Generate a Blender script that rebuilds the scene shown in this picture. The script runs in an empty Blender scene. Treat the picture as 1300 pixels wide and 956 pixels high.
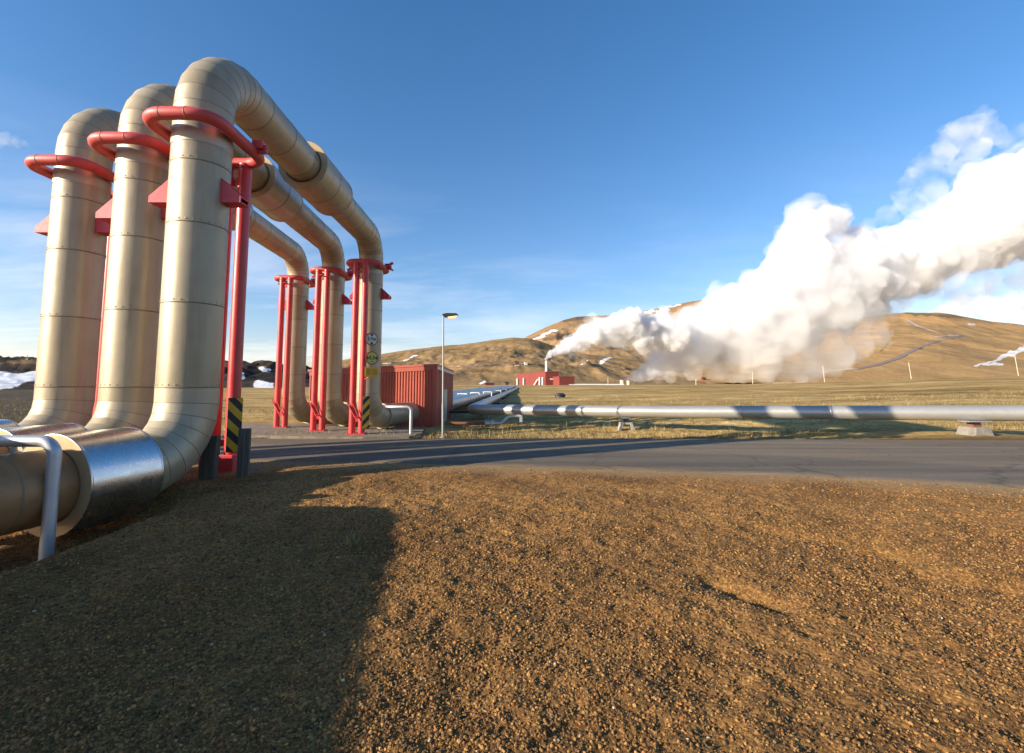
import bpy, bmesh, math, random
import numpy as np
from mathutils import Vector, Matrix

random.seed(7)
rng = np.random.default_rng(11)
scene = bpy.context.scene
COL = scene.collection

# ------------------------------------------------------------------ camera model (metres; camera at the origin, looking along +Y)
F, CX, CY, H = 614.0, 650.0, 433.0, 1.56
PT = math.atan(55 / F)
CP, SP = math.cos(PT), math.sin(PT)


def ray(px, py):
    a = (px - CX) / F
    b = -(py - CY) / F
    return (a, CP - b * SP, SP + b * CP)


def W(px, py, Y):
    r = ray(px, py)
    t = Y / r[1]
    return Vector((r[0] * t, Y, H + r[2] * t))


def proj(x, y, z):
    z = z - H
    f = y * CP + z * SP
    u = -y * SP + z * CP
    return CX + F * x / f, CY - F * u / f


# ------------------------------------------------------------------ noise
def _hash(ix, iy, seed):
    h = (ix.astype(np.int64) * 374761393 + iy.astype(np.int64) * 668265263 + seed * 1442695041) & 0xFFFFFFFF
    h = ((h ^ (h >> 13)) * 1274126177) & 0xFFFFFFFF
    h = h ^ (h >> 16)
    return (h & 0xFFFF).astype(np.float64) / 65535.0


def vnoise(x, y, seed=0):
    x = np.asarray(x, float)
    y = np.asarray(y, float)
    ix = np.floor(x)
    iy = np.floor(y)
    fx = x - ix
    fy = y - iy
    fx = fx * fx * (3 - 2 * fx)
    fy = fy * fy * (3 - 2 * fy)
    ix = ix.astype(np.int64)
    iy = iy.astype(np.int64)
    a = _hash(ix, iy, seed)
    b = _hash(ix + 1, iy, seed)
    c = _hash(ix, iy + 1, seed)
    d = _hash(ix + 1, iy + 1, seed)
    return (a + (b - a) * fx) * (1 - fy) + (c + (d - c) * fx) * fy - 0.5


def fbm(x, y, octaves=4, seed=0, gain=0.5):
    s = 0.0
    amp = 1.0
    for o in range(octaves):
        s = s + amp * vnoise(np.asarray(x) * 2 ** o + 17.3 * o, np.asarray(y) * 2 ** o - 9.1 * o, seed + o)
        amp *= gain
    return s


def sstep(a, b, x):
    t = np.clip((np.asarray(x, float) - a) / (b - a), 0, 1)
    return t * t * (3 - 2 * t)


# ------------------------------------------------------------------ terrain
SKY_U = [-3000, 0, 300, 500, 700, 800, 900, 1000, 1150, 1300, 5000]
SKY_E = [4, 4, 3.5, 2.2, 2.2, 1.8, 0.5, -1.2, -6, -11.5, -14]


def g(x, y):
    x = np.asarray(x, float)
    y = np.asarray(y, float)
    near = 0.22 * sstep(3.5, 14, x) * sstep(11, 14, y) + 0.25 * sstep(13.6, 11.2, y)
    near = near - 0.36 * sstep(-3.45, -4.5, x) * sstep(6.6, 5.6, y)
    # gentle shallow ditch between the road and the field
    near = near - 0.10 * sstep(14.2, 15.2, y) * sstep(18.5, 16.5, y) * sstep(-2.0, 0.0, x)
    u = 650 + 614 * x / np.maximum(y, 1.0)
    e = np.interp(u, SKY_U, SKY_E)
    far = 1.56 - e * 130 / 614.0
    t = np.clip((y - 17) / 113.0, 0, 1)
    z = near * (1 - t) + far * t
    bumps = 0.35 * fbm(x / 14.0, y / 14.0, 3, 5) * sstep(18, 40, y) + 0.06 * fbm(x / 2.2, y / 2.2, 3, 9) * sstep(14, 17, y)
    return z + bumps * sstep(400, 140, y)


def G(px, py):
    """where the pixel's ray meets the ground"""
    r = ray(px, py)
    yy = np.linspace(1.5, 60, 6000)
    d = H + r[2] / r[1] * yy - g(r[0] / r[1] * yy, yy)
    k = int(np.argmax(d < 0))
    y = yy[k]
    return (r[0] / r[1] * y, y)


_n = [G(*p) for p in ((500, 588), (640, 592.5), (760, 596), (870, 600), (1000, 604), (1150, 611), (1300, 620))]
_f = [G(*p) for p in ((310, 559), (450, 557.5), (600, 557), (860, 558.5), (1100, 559), (1300, 559))]
_sn = (_n[-1][1] - _n[-2][1]) / (_n[-1][0] - _n[-2][0])
ROAD_NEAR = ([-70, -12] + [p[0] for p in _n] + [14, 70], [9.6, 8.9] + [p[1] for p in _n] + [_n[-1][1] + _sn * (14 - _n[-1][0]), -12])
ROAD_FAR = ([-70, -12] + [p[0] for p in _f] + [30, 70], [12.3, 12.1] + [p[1] for p in _f] + [_f[-1][1] - 1.0, 7.0])


def road_near(x):
    return np.interp(x, *ROAD_NEAR)


def road_far(x):
    return np.interp(x, *ROAD_FAR)


def gz(x, y):
    return float(g(np.array([x]), np.array([y]))[0])


# ------------------------------------------------------------------ materials
def new_mat(name):
    m = bpy.data.materials.new(name)
    m.use_nodes = True
    nt = m.node_tree
    return m, nt, nt.nodes["Principled BSDF"]


def N(nt, typ, **kw):
    n = nt.nodes.new(typ)
    for k, v in kw.items():
        setattr(n, k, v)
    return n


def ramp(nt, stops):
    n = nt.nodes.new("ShaderNodeValToRGB")
    els = n.color_ramp.elements
    while len(els) < len(stops):
        els.new(0.5)
    for e, (p, c) in zip(els, stops):
        e.position = p
        e.color = (*c, 1) if len(c) == 3 else c
    return n


def noise_node(nt, scale, detail=4, rough=0.55, coord=None, dist=0.0):
    n = nt.nodes.new("ShaderNodeTexNoise")
    n.inputs["Scale"].default_value = scale
    n.inputs["Detail"].default_value = detail
    n.inputs["Roughness"].default_value = rough
    n.inputs["Distortion"].default_value = dist
    if coord is not None:
        nt.links.new(coord, n.inputs["Vector"])
    return n


def mixc(nt, fac, a, b, mode="MIX"):
    n = nt.nodes.new("ShaderNodeMix")
    n.data_type = "RGBA"
    n.blend_type = mode
    for sock, v in ((n.inputs["Factor"], fac), (n.inputs["A"], a), (n.inputs["B"], b)):
        if isinstance(v, bpy.types.NodeSocket):
            nt.links.new(v, sock)
        elif isinstance(v, (int, float)):
            sock.default_value = v
        else:
            sock.default_value = (*v, 1)
    return n.outputs["Result"]


def math_node(nt, op, a, b=None, c=None, clamp=False):
    n = nt.nodes.new("ShaderNodeMath")
    n.operation = op
    n.use_clamp = clamp
    for i, v in enumerate((a, b, c)):
        if v is None:
            continue
        if isinstance(v, bpy.types.NodeSocket):
            nt.links.new(v, n.inputs[i])
        else:
            n.inputs[i].default_value = v
    return n.outputs[0]


def geo_pos(nt):
    return nt.nodes.new("ShaderNodeNewGeometry").outputs["Position"]


def mapped(nt, vec, scale=(1, 1, 1), rot=(0, 0, 0)):
    n = nt.nodes.new("ShaderNodeMapping")
    n.inputs["Scale"].default_value = scale
    n.inputs["Rotation"].default_value = rot
    nt.links.new(vec, n.inputs["Vector"])
    return n.outputs["Vector"]


def bump(nt, bsdf, height, strength=0.3, distance=0.02):
    n = nt.nodes.new("ShaderNodeBump")
    n.inputs["Strength"].default_value = strength
    n.inputs["Distance"].default_value = distance
    nt.links.new(height, n.inputs["Height"])
    nt.links.new(n.outputs["Normal"], bsdf.inputs["Normal"])
    return n


def paint_mat(name, col, rough=0.4, metal=0.0, var=0.12, grime=None, grime_amt=0.35, scale=1.4, streak=True, coat=0.0, dent=0.02):
    """Weathered paint or sheet metal: mottled colour, faint runs, scratches and soft dents."""
    m, nt, b = new_mat(name)
    pos = geo_pos(nt)
    n1 = noise_node(nt, scale, 5, 0.6, pos)
    lo = tuple(c * (1 - var) for c in col)
    hi = tuple(min(1, c * (1 + var)) for c in col)
    r1 = ramp(nt, [(0.3, lo), (0.7, hi)])
    nt.links.new(n1.outputs["Fac"], r1.inputs["Fac"])
    colr = r1.outputs["Color"]
    if grime:
        sv = mapped(nt, pos, (5, 5, 0.6) if streak else (3, 3, 3))
        n2 = noise_node(nt, 1.3, 6, 0.65, sv)
        r2 = ramp(nt, [(0.52, (0, 0, 0)), (0.78, (1, 1, 1))])
        nt.links.new(n2.outputs["Fac"], r2.inputs["Fac"])
        f = math_node(nt, "MULTIPLY", r2.outputs["Color"], grime_amt)
        colr = mixc(nt, f, colr, grime)
        n4 = noise_node(nt, 23, 3, 0.7, pos)
        r4 = ramp(nt, [(0.70, (0, 0, 0)), (0.76, (1, 1, 1))])
        nt.links.new(n4.outputs["Fac"], r4.inputs["Fac"])
        colr = mixc(nt, math_node(nt, "MULTIPLY", r4.outputs["Color"], grime_amt * 0.8), colr, grime)
    nt.links.new(colr, b.inputs["Base Color"])
    n3 = noise_node(nt, 9, 4, 0.6, pos)
    mr = nt.nodes.new("ShaderNodeMapRange")
    mr.inputs["To Min"].default_value = max(0.05, rough - 0.1)
    mr.inputs["To Max"].default_value = min(1, rough + 0.12)
    nt.links.new(n3.outputs["Fac"], mr.inputs["Value"])
    nt.links.new(mr.outputs["Result"], b.inputs["Roughness"])
    b.inputs["Metallic"].default_value = metal
    if coat:
        b.inputs["Coat Weight"].default_value = coat
        b.inputs["Coat Roughness"].default_value = 0.15
    if dent:
        nb = noise_node(nt, 2.5, 3, 0.5, pos)
        bump(nt, b, nb.outputs["Fac"], 0.25, dent)
    return m


TAN = paint_mat("tan_cladding", (0.365, 0.305, 0.205), 0.42, 0.30, 0.11, (0.22, 0.15, 0.075), 0.50, 1.1, dent=0.025)
TANB = paint_mat("tan_cladding_paler", (0.395, 0.333, 0.228), 0.44, 0.28, 0.11, (0.22, 0.15, 0.075), 0.45, 1.3, dent=0.03)
TANC = paint_mat("tan_cladding_darker", (0.335, 0.275, 0.178), 0.42, 0.30, 0.12, (0.20, 0.135, 0.07), 0.6, 1.0, dent=0.028)
LOWTAN = paint_mat("brown_weathered_bounce_cladding", (0.29, 0.155, 0.065), 0.5, 0.15, 0.2, (0.13, 0.075, 0.035), 0.6, 1.3, streak=False, dent=0.025)  # weathered brown; warm light reflected off the ground is put into the colour
TANEND = paint_mat("tan_end_plate", (0.44, 0.31, 0.165), 0.5, 0.25, 0.1, (0.2, 0.13, 0.07), 0.3)
SEAM = paint_mat("seam_sealant", (0.21, 0.16, 0.095), 0.6, 0.2, 0.2)
ALU = paint_mat("bare_aluminium", (0.58, 0.58, 0.58), 0.27, 1.0, 0.04, (0.45, 0.43, 0.40), 0.10, 2.0, dent=0.008)
ALU2 = paint_mat("dull_aluminium", (0.43, 0.42, 0.395), 0.40, 0.55, 0.08, (0.35, 0.32, 0.28), 0.3, 0.7, dent=0.02)
RINGRED = paint_mat("faded_red_paint", (0.50, 0.065, 0.062), 0.52, 0.0, 0.16, (0.25, 0.03, 0.03), 0.35, 3.5, dent=0.004)
RED = paint_mat("red_paint", (0.52, 0.032, 0.034), 0.42, 0.0, 0.18, (0.17, 0.04, 0.025), 0.6, 2.5, coat=0.2, dent=0.006)
REDLUG = paint_mat("red_lug_paint", (0.46, 0.03, 0.045), 0.5, 0.0, 0.15, (0.25, 0.05, 0.04), 0.4, 6)
BRICKRED = paint_mat("red_corrugated_sheet", (0.43, 0.10, 0.062), 0.5, 0.0, 0.12, (0.27, 0.06, 0.045), 0.45, 1.2, dent=0.004)
PLANTRED = paint_mat("faded_red_cladding", (0.20, 0.040, 0.030), 0.6, 0.0, 0.08, (0.24, 0.05, 0.04), 0.3, 0.12, dent=0)
GALV = paint_mat("galvanised_steel", (0.48, 0.49, 0.50), 0.45, 0.6, 0.10, (0.3, 0.29, 0.27), 0.3, 4, dent=0.004)
BANDM = paint_mat("dull_band_metal", (0.42, 0.37, 0.28), 0.42, 0.35, 0.1, (0.3, 0.25, 0.2), 0.3, 2, dent=0.01)
WHITEP = paint_mat("white_paint", (0.74, 0.73, 0.70), 0.5, 0.0, 0.06, (0.5, 0.45, 0.38), 0.3, 2, dent=0)
ROOFRED = paint_mat("red_roof_edge", (0.44, 0.10, 0.075), 0.5, 0.0, 0.08, dent=0)
PALE = paint_mat("pale_trim", (0.55, 0.47, 0.36), 0.5, 0.0, 0.06, (0.4, 0.33, 0.24), 0.3, 2, dent=0)
DARKMETAL = paint_mat("dark_metal", (0.035, 0.035, 0.04), 0.45, 0.4, 0.2, dent=0)
RUST = paint_mat("rusty_steel", (0.20, 0.085, 0.045), 0.75, 0.2, 0.3, (0.09, 0.05, 0.035), 0.6, 5, dent=0)
CONCRETE = paint_mat("concrete", (0.30, 0.285, 0.26), 0.85, 0.0, 0.18, (0.16, 0.14, 0.12), 0.6, 3, dent=0.02)
FOOTCON = paint_mat("stained_concrete", (0.21, 0.19, 0.16), 0.9, 0.0, 0.25, (0.11, 0.085, 0.06), 0.7, 5, dent=0.02)
DIRTYCON = paint_mat("dirty_concrete", (0.15, 0.135, 0.115), 0.9, 0.0, 0.3, (0.07, 0.05, 0.035), 0.8, 4, dent=0.05)
LAMPPOLE = paint_mat("lamp_pole_steel", (0.27, 0.28, 0.29), 0.5, 0.5, 0.1, dent=0)
BLACKP = paint_mat("black_sign_paint", (0.015, 0.015, 0.016), 0.5, 0.0, 0.2, dent=0)
YELLOWP = paint_mat("yellow_sign_paint", (0.58, 0.36, 0.015), 0.5, 0.0, 0.1, (0.35, 0.22, 0.04), 0.4, 8, dent=0)
YELSIGN = paint_mat("yellow_green_sign_face", (0.50, 0.48, 0.10), 0.5, 0.0, 0.1, (0.35, 0.32, 0.1), 0.4, 8, dent=0)
WHITESIGN = paint_mat("off_white_sign_face", (0.58, 0.60, 0.50), 0.5, 0.0, 0.08, (0.4, 0.38, 0.3), 0.4, 8, dent=0)
SIGNRIM = paint_mat("faded_red_sign_rim", (0.26, 0.045, 0.025), 0.5, 0.0, 0.15, dent=0)


def timber_mat():
    m, nt, b = new_mat("weathered_timber")
    pos = geo_pos(nt)
    v = mapped(nt, pos, (38, 38, 1.4))
    n = noise_node(nt, 1.0, 6, 0.65, v, 0.6)
    r = ramp(nt, [(0.25, (0.022, 0.020, 0.016)), (0.5, (0.08, 0.073, 0.060)), (0.75, (0.16, 0.147, 0.122))])
    nt.links.new(n.outputs["Fac"], r.inputs["Fac"])
    nt.links.new(r.outputs["Color"], b.inputs["Base Color"])
    b.inputs["Roughness"].default_value = 0.85
    bump(nt, b, n.outputs["Fac"], 0.6, 0.01)
    return m


TIMBER = timber_mat()


def lamp_mat():
    m, nt, b = new_mat("warm_lamp_glass")
    b.inputs["Base Color"].default_value = (0.8, 0.55, 0.25, 1)
    b.inputs["Emission Color"].default_value = (1, 0.62, 0.2, 1)
    b.inputs["Emission Strength"].default_value = 0.5
    return m


LAMP = lamp_mat()


# ------------------------------------------------------------------ mesh building
class MB:
    def __init__(self):
        self.v, self.f, self.mi, self.sm = [], [], [], []

    def add(self, verts, faces, mi=0, smooth=False):
        o = len(self.v)
        self.v.extend([tuple(p) for p in verts])
        for fc in faces:
            self.f.append([i + o for i in fc])
            self.mi.append(mi)
            self.sm.append(smooth)

    def box(self, c, size, mi=0, rz=0.0, bev=0.0, rx=0.0, ry=0.0):
        sx, sy, sz = (s / 2 for s in size)
        bm = bmesh.new()
        bmesh.ops.create_cube(bm, size=1.0)
        bmesh.ops.scale(bm, vec=size, verts=bm.verts)
        if bev:
            bmesh.ops.bevel(bm, geom=bm.edges[:], offset=bev, segments=2, profile=0.5, affect="EDGES")
        M = Matrix.Translation(Vector(c)) @ Matrix.Rotation(rz, 4, "Z") @ Matrix.Rotation(ry, 4, "Y") @ Matrix.Rotation(rx, 4, "X")
        bm.verts.ensure_lookup_table()
        bm.verts.index_update()
        self.add([M @ v.co for v in bm.verts], [[v.index for v in fc.verts] for fc in bm.faces], mi, False)
        bm.free()

    def prism(self, poly, z0, z1, mi=0, top=None):
        """vertical prism over a footprint; z1 may be a list of heights"""
        n = len(poly)
        zt = z1 if isinstance(z1, (list, tuple)) else [z1] * n
        vs = [(p[0], p[1], z0) for p in poly] + [(p[0], p[1], zt[i]) for i, p in enumerate(poly)]
        fs = [[i, (i + 1) % n, n + (i + 1) % n, n + i] for i in range(n)]
        self.add(vs, fs, mi)
        self.add(vs, [list(range(n - 1, -1, -1)), list(range(n, 2 * n))], mi if top is None else top)

    def extrude(self, poly3, d, mi=0):
        """planar polygon extruded by vector d"""
        n = len(poly3)
        d = Vector(d)
        a = [Vector(p) for p in poly3]
        vs = a + [p + d for p in a]
        fs = [[i, (i + 1) % n, n + (i + 1) % n, n + i] for i in range(n)] + [list(range(n - 1, -1, -1)), list(range(n, 2 * n))]
        self.add(vs, fs, mi)

    def sweep(self, pts, r, seg=48, mi=0, caps=(True, True), faceted=False, closed=False, r2=None):
        """pipe along a centre line, mitred at every station. faceted: every segment keeps its own rings (sheet metal bends)."""
        P = [Vector(p) for p in pts]
        n = len(P)
        dirs = [(P[i + 1] - P[i]).normalized() for i in range(n - 1)]
        if closed:
            dirs.append((P[0] - P[-1]).normalized())
        ref = Vector((0, 0, 1)) if abs(dirs[0].z) < 0.9 else Vector((0, 1, 0))
        e1 = dirs[0].cross(ref).normalized()
        rings_all = []
        prev = None
        for i, a in enumerate(dirs):
            if prev is not None:
                e1 = prev.rotation_difference(a) @ e1
                e1 = (e1 - a * e1.dot(a)).normalized()
            e2 = a.cross(e1)
            offs = [(e1 * math.cos(2 * math.pi * k / seg) + e2 * math.sin(2 * math.pi * k / seg)) for k in range(seg)]

            def ring(p, nrm, rad):
                out = []
                for o in offs:
                    w = o * rad
                    s = -(nrm.dot(w)) / nrm.dot(a)
                    out.append(p + w + a * s)
                return out
            if closed:
                na = (dirs[i - 1] + a).normalized()
                nb = (a + dirs[(i + 1) % n]).normalized()
                pa, pb = P[i], P[(i + 1) % n]
            else:
                na = (dirs[i - 1] + a).normalized() if i > 0 else a
                nb = (a + dirs[i + 1]).normalized() if i < n - 2 else a
                pa, pb = P[i], P[i + 1]
            rings_all.append((ring(pa, na, r), ring(pb, nb, r if r2 is None else r2)))
            prev = a
        mis = mi
        if isinstance(mi, list):
            mi = mi[0]
        if faceted:
            for q_, (ra, rb) in enumerate(rings_all):
                self.add(ra + rb, [[k, (k + 1) % seg, seg + (k + 1) % seg, seg + k] for k in range(seg)], mis[q_] if isinstance(mis, list) else mi, True)
        else:
            vs = []
            for ra, rb in rings_all:
                vs += ra
            if not closed:
                vs += rings_all[-1][1]
            m = len(vs) // seg
            fs = []
            for j in range(m if closed else m - 1):
                j2 = (j + 1) % m
                for k in range(seg):
                    fs.append([j * seg + k, j * seg + (k + 1) % seg, j2 * seg + (k + 1) % seg, j2 * seg + k])
            self.add(vs, fs, mi, True)
        if not closed:
            if caps[0]:
                self.add(rings_all[0][0], [list(range(seg - 1, -1, -1))], mi, False)
            if caps[1]:
                self.add(rings_all[-1][1], [list(range(seg))], mi, False)

    def band(self, p, nrm, r, w=0.016, h=0.005, seg=48, mi=0, axis=None):
        """thin raised ring round a pipe at p"""
        a = Vector(nrm).normalized()
        ref = Vector((0, 0, 1)) if abs(a.z) < 0.9 else Vector((0, 1, 0))
        e1 = a.cross(ref).normalized()
        e2 = a.cross(e1)
        prof = [(-w / 2, -0.003), (-w / 2 + 0.002, h), (w / 2 - 0.002, h), (w / 2, -0.003)]
        vs = []
        for (da, dr) in prof:
            for k in range(seg):
                o = e1 * math.cos(2 * math.pi * k / seg) + e2 * math.sin(2 * math.pi * k / seg)
                vs.append(Vector(p) + o * (r + dr) + a * da)
        fs = []
        for j in range(3):
            for k in range(seg):
                fs.append([j * seg + k, j * seg + (k + 1) % seg, (j + 1) * seg + (k + 1) % seg, (j + 1) * seg + k])
        self.add(vs, fs, mi, True)

    def disc(self, p, nrm, r, t, seg=40, mi=0, mi_side=None):
        a = Vector(nrm).normalized()
        self.sweep([Vector(p), Vector(p) + a * t], r, seg, mi)

    def annulus(self, p, nrm, r0, r1, seg=48, mi=0):
        a = Vector(nrm).normalized()
        ref = Vector((0, 0, 1)) if abs(a.z) < 0.9 else Vector((0, 1, 0))
        e1 = a.cross(ref).normalized()
        e2 = a.cross(e1)
        vs = []
        for rr in (r0, r1):
            for k in range(seg):
                vs.append(Vector(p) + (e1 * math.cos(2 * math.pi * k / seg) + e2 * math.sin(2 * math.pi * k / seg)) * rr)
        self.add(vs, [[k, (k + 1) % seg, seg + (k + 1) % seg, seg + k] for k in range(seg)], mi, False)


def obj(name, mb, mats, parent=None, autosmooth=False):
    me = bpy.data.meshes.new(name)
    off = Vector((0, 0, 0))
    if parent is not None:
        off = parent["_loc"] if False else WLOC[parent.name]
    vs = [(p[0] - off[0], p[1] - off[1], p[2] - off[2]) for p in mb.v]
    me.from_pydata(vs, [], mb.f)
    me.polygons.foreach_set("material_index", mb.mi)
    me.polygons.foreach_set("use_smooth", mb.sm)
    for m in (mats if isinstance(mats, (list, tuple)) else [mats]):
        me.materials.append(m)
    me.update()
    o = bpy.data.objects.new(name, me)
    COL.objects.link(o)
    if parent is not None:
        o.parent = parent
        WLOC[o.name] = off
    else:
        WLOC[o.name] = Vector((0, 0, 0))
    return o


WLOC = {}


def tag(o, label=None, cat=None, group=None, kind=None):
    if label:
        o["label"] = label
    if cat:
        o["category"] = cat
    if group:
        o["group"] = group
    if kind:
        o["kind"] = kind
    return o


def thing(name, label, cat, loc, group=None):
    o = bpy.data.objects.new(name, None)
    COL.objects.link(o)
    o.location = loc
    o.empty_display_size = 0.2
    WLOC[o.name] = Vector(loc)
    return tag(o, label, cat, group)


def copy_tree(o, parent=None):
    c = o.copy()
    COL.objects.link(c)
    if parent is not None:
        c.parent = parent
    for ch in list(o.children):
        copy_tree(ch, c)
    return c


def bend(p0, d0, d1, R, n):
    """points of an elbow turning from direction d0 to d1 that starts at p0 (n segments, mitred)"""
    d0, d1 = Vector(d0).normalized(), Vector(d1).normalized()
    ang = d0.angle(d1)
    side = (d1 - d0 * d0.dot(d1)).normalized()
    c = Vector(p0) + side * R
    out = []
    for i in range(n + 1):
        t = ang * i / n
        out.append(c - side * R * math.cos(t) + d0 * R * math.sin(t))
    return out


# ------------------------------------------------------------------ the three steam pipes over the road
PR = 0.375
ZT = 6.27
ZL = 0.52
DN = Vector((0.19, 0.98, 0)).normalized()     # the pipes come in from the near left ...
DF = Vector((0.25, 0.97, 0)).normalized()     # ... and leave towards the valve house
LOOPS = [
    dict(n=(-4.45, 6.68), f=(-4.56, 15.4), col=(10.0, 11.75), lab="nearest and rightmost of the three tan steam pipes arching over the road"),
    dict(n=(-5.74, 7.32), f=(-6.15, 16.4), col=(10.55, 12.2), lab="middle one of the three tan steam pipes arching over the road"),
    dict(n=(-7.36, 8.02), f=(-7.90, 17.6), col=(11.3, 12.9), lab="farthest left of the three tan steam pipes arching over the road"),
]
FACE_C = Vector((-2.87, 18.2, 0))
FACE_D = Vector((-0.997, 0.08, 0)).normalized()
FACE_N = Vector((-FACE_D.y, FACE_D.x, 0)) * -1      # into the house
if FACE_N.dot(DF) < 0:
    FACE_N = -FACE_N


def build_loop(i, L):
    nx, ny = L["n"]
    fx, fy = L["f"]
    root = thing("steam_pipe", L["lab"], "steam pipe", (nx, ny, 0.0), "three tan steam pipes over the road")
    dr = Vector((fx - nx, fy - ny, 0)).normalized()
    up = Vector((0, 0, 1))
    RL, RU = 0.78, 0.82
    zel = ZL + RL
    zeu = ZT - RU
    base = Vector((nx, ny, 0))
    far = Vector((fx, fy, 0))
    mb = MB()
    # low run coming in, lower elbow, riser, upper elbow, run over the road, elbow, riser, elbow, low run out
    # further back, outside the frame, the pipes come down from a raised stretch
    tl = 12.0
    hi = [base - DN * tl + up * 2.15, base - DN * 6.8 + up * 1.60, base - DN * 3.80 + up * 1.27, base - DN * 3.36 + up * 1.17, base - DN * 3.10 + up * 1.00]
    hi += [base - DN * 2.64 + up * 0.66, base - DN * 2.48 + up * 0.56, base - DN * 2.32 + up * ZL, base - DN * 1.60 + up * ZL]
    p_el0 = base - DN * RL + up * ZL
    low = bend(p_el0, DN, up, RL, 6)
    upb = bend(base + up * zeu, up, dr, RU, 7)
    dnb = bend(far - dr * RU + up * ZT, dr, -up, RU, 7)
    outb = bend(far + up * zel, -up, DF, RL, 6)
    fd = (FACE_C - far).dot(FACE_N) / DF.dot(FACE_N)
    end = far + up * ZL + DF * max(fd + 0.1, 1.6)
    path = hi + low + upb + dnb + outb + [end]
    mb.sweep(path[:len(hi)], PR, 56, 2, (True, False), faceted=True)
    # every sheet of the cladding is a segment of its own, cut at the lap joints
    nl_, nu_ = len(low), len(upb)
    sheet = [hi[-1]] + low + [base + up * z for z in (1.52, 2.65, 3.75, 4.62)] + upb
    e0, e1_ = upb[-1], dnb[0]
    sheet += [e0.lerp(e1_, t) for t in np.linspace(0.06, 0.95, 8)] + dnb
    sheet += [far + up * z for z in (4.75, 3.9, 2.9, 1.9)] + outb + [end]
    rr = random.Random(40 + i)
    mb.sweep(sheet, PR, 56, [rr.choice((0, 0, 3, 4)) for _ in sheet[1:]], (False, True), faceted=True)
    # rivets along the joints of the near riser
    for z in (1.52, 2.65, 3.75, 4.62):
        for k in range(26):
            th = 2 * math.pi * (k + 0.3) / 26
            cpt = base + Vector((math.cos(th), math.sin(th), 0)) * PR + up * (z + 0.035)
            mb.box(cpt, (0.016, 0.016, 0.016), 3, th, 0.004)
    P = [Vector(p) for p in path]
    # seams at mitres
    for k in range(1, len(P) - 1):
        a = (P[k] - P[k - 1]).normalized()
        b = (P[k + 1] - P[k]).normalized()
        mb.band(P[k], (a + b), PR + 0.001, 0.010, 0.0025, 56, 1)
    for z in (1.52, 2.65, 3.75, 4.62):
        mb.band(base + up * z, up, PR, 0.020, 0.004, 56, 1)
    for z in (1.9, 2.9, 3.9, 4.75):
        mb.band(far + up * z, up, PR, 0.018, 0.004, 56, 1)
    nh = len(hi)
    run0, run1 = P[nh + 7 + 7], P[nh + 7 + 8]
    for t in np.linspace(0.06, 0.95, 8):
        mb.band(run0.lerp(run1, t), dr, PR, 0.018, 0.004, 56, 1)
    for t in (2.1,):
        mb.band(base - DN * t + up * ZL, DN, PR, 0.018, 0.004, 56, 1)
    # a lengthways lap joint on the risers and the upper run
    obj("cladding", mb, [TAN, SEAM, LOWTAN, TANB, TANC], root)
    # wide expansion sleeve on the upper run
    c0, c1 = L["col"]
    s = MB()
    pa = Vector((nx + dr.x / dr.y * (c0 - ny), c0, ZT))
    pb = Vector((nx + dr.x / dr.y * (c1 - ny), c1, ZT))
    s.sweep([pa, pb], 0.52, 56, 0, (False, False))
    s.annulus(pa, dr, PR + 0.03, 0.52, 56, 1)
    s.annulus(pa + dr * 0.05, dr, PR - 0.01, PR + 0.035, 56, 2)
    s.annulus(pb, dr, PR - 0.01, 0.52, 56, 1)
    s.band(pa + dr * 0.03, dr, 0.52, 0.05, 0.006, 56, 0)
    s.band(pb - dr * 0.03, dr, 0.52, 0.05, 0.006, 56, 0)
    s.band(pa.lerp(pb, 0.5), dr, 0.52, 0.02, 0.004, 56, 2)
    o = obj("expansion_sleeve", s, [TAN if i == 0 else ALU2, TANEND, SEAM], root)
    # thin flange ring further on
    # lower silver sleeve and its tan end plate
    s = MB()
    q1 = base - DN * 0.80 + up * ZL
    q0 = base - DN * 1.62 + up * ZL
    s.sweep([q0, q1], 0.525, 72, 0, (False, False))
    s.annulus(q1, DN, PR - 0.01, 0.525, 56, 0)
    s.band(q1 - DN * 0.012, DN, 0.525, 0.024, 0.004, 72, 0)
    s.band(q0 + DN * 0.012, DN, 0.525, 0.024, 0.004, 72, 0)
    obj("lower_sleeve", s, [ALU], root)
    s = MB()
    s.annulus(q0 + DN * 0.002, DN, PR + 0.012, 0.522, 72, 0)
    s.annulus(q0 + DN * 0.06, DN, PR - 0.02, PR + 0.02, 56, 1)
    s.sweep([q0 + DN * 0.06, q0 + DN * 0.002], PR + 0.012, 56, 1, (False, False))
    obj("end_plate", s, [TANEND, BLACKP], root)
    # far end sleeve near the house wall
    s = MB()
    q0 = far + DF * 0.80 + up * ZL
    s.sweep([q0, q0 + DF * 0.28], 0.42, 48, 0, (True, True))
    obj("wall_sleeve", s, [TAN], root)
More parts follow.
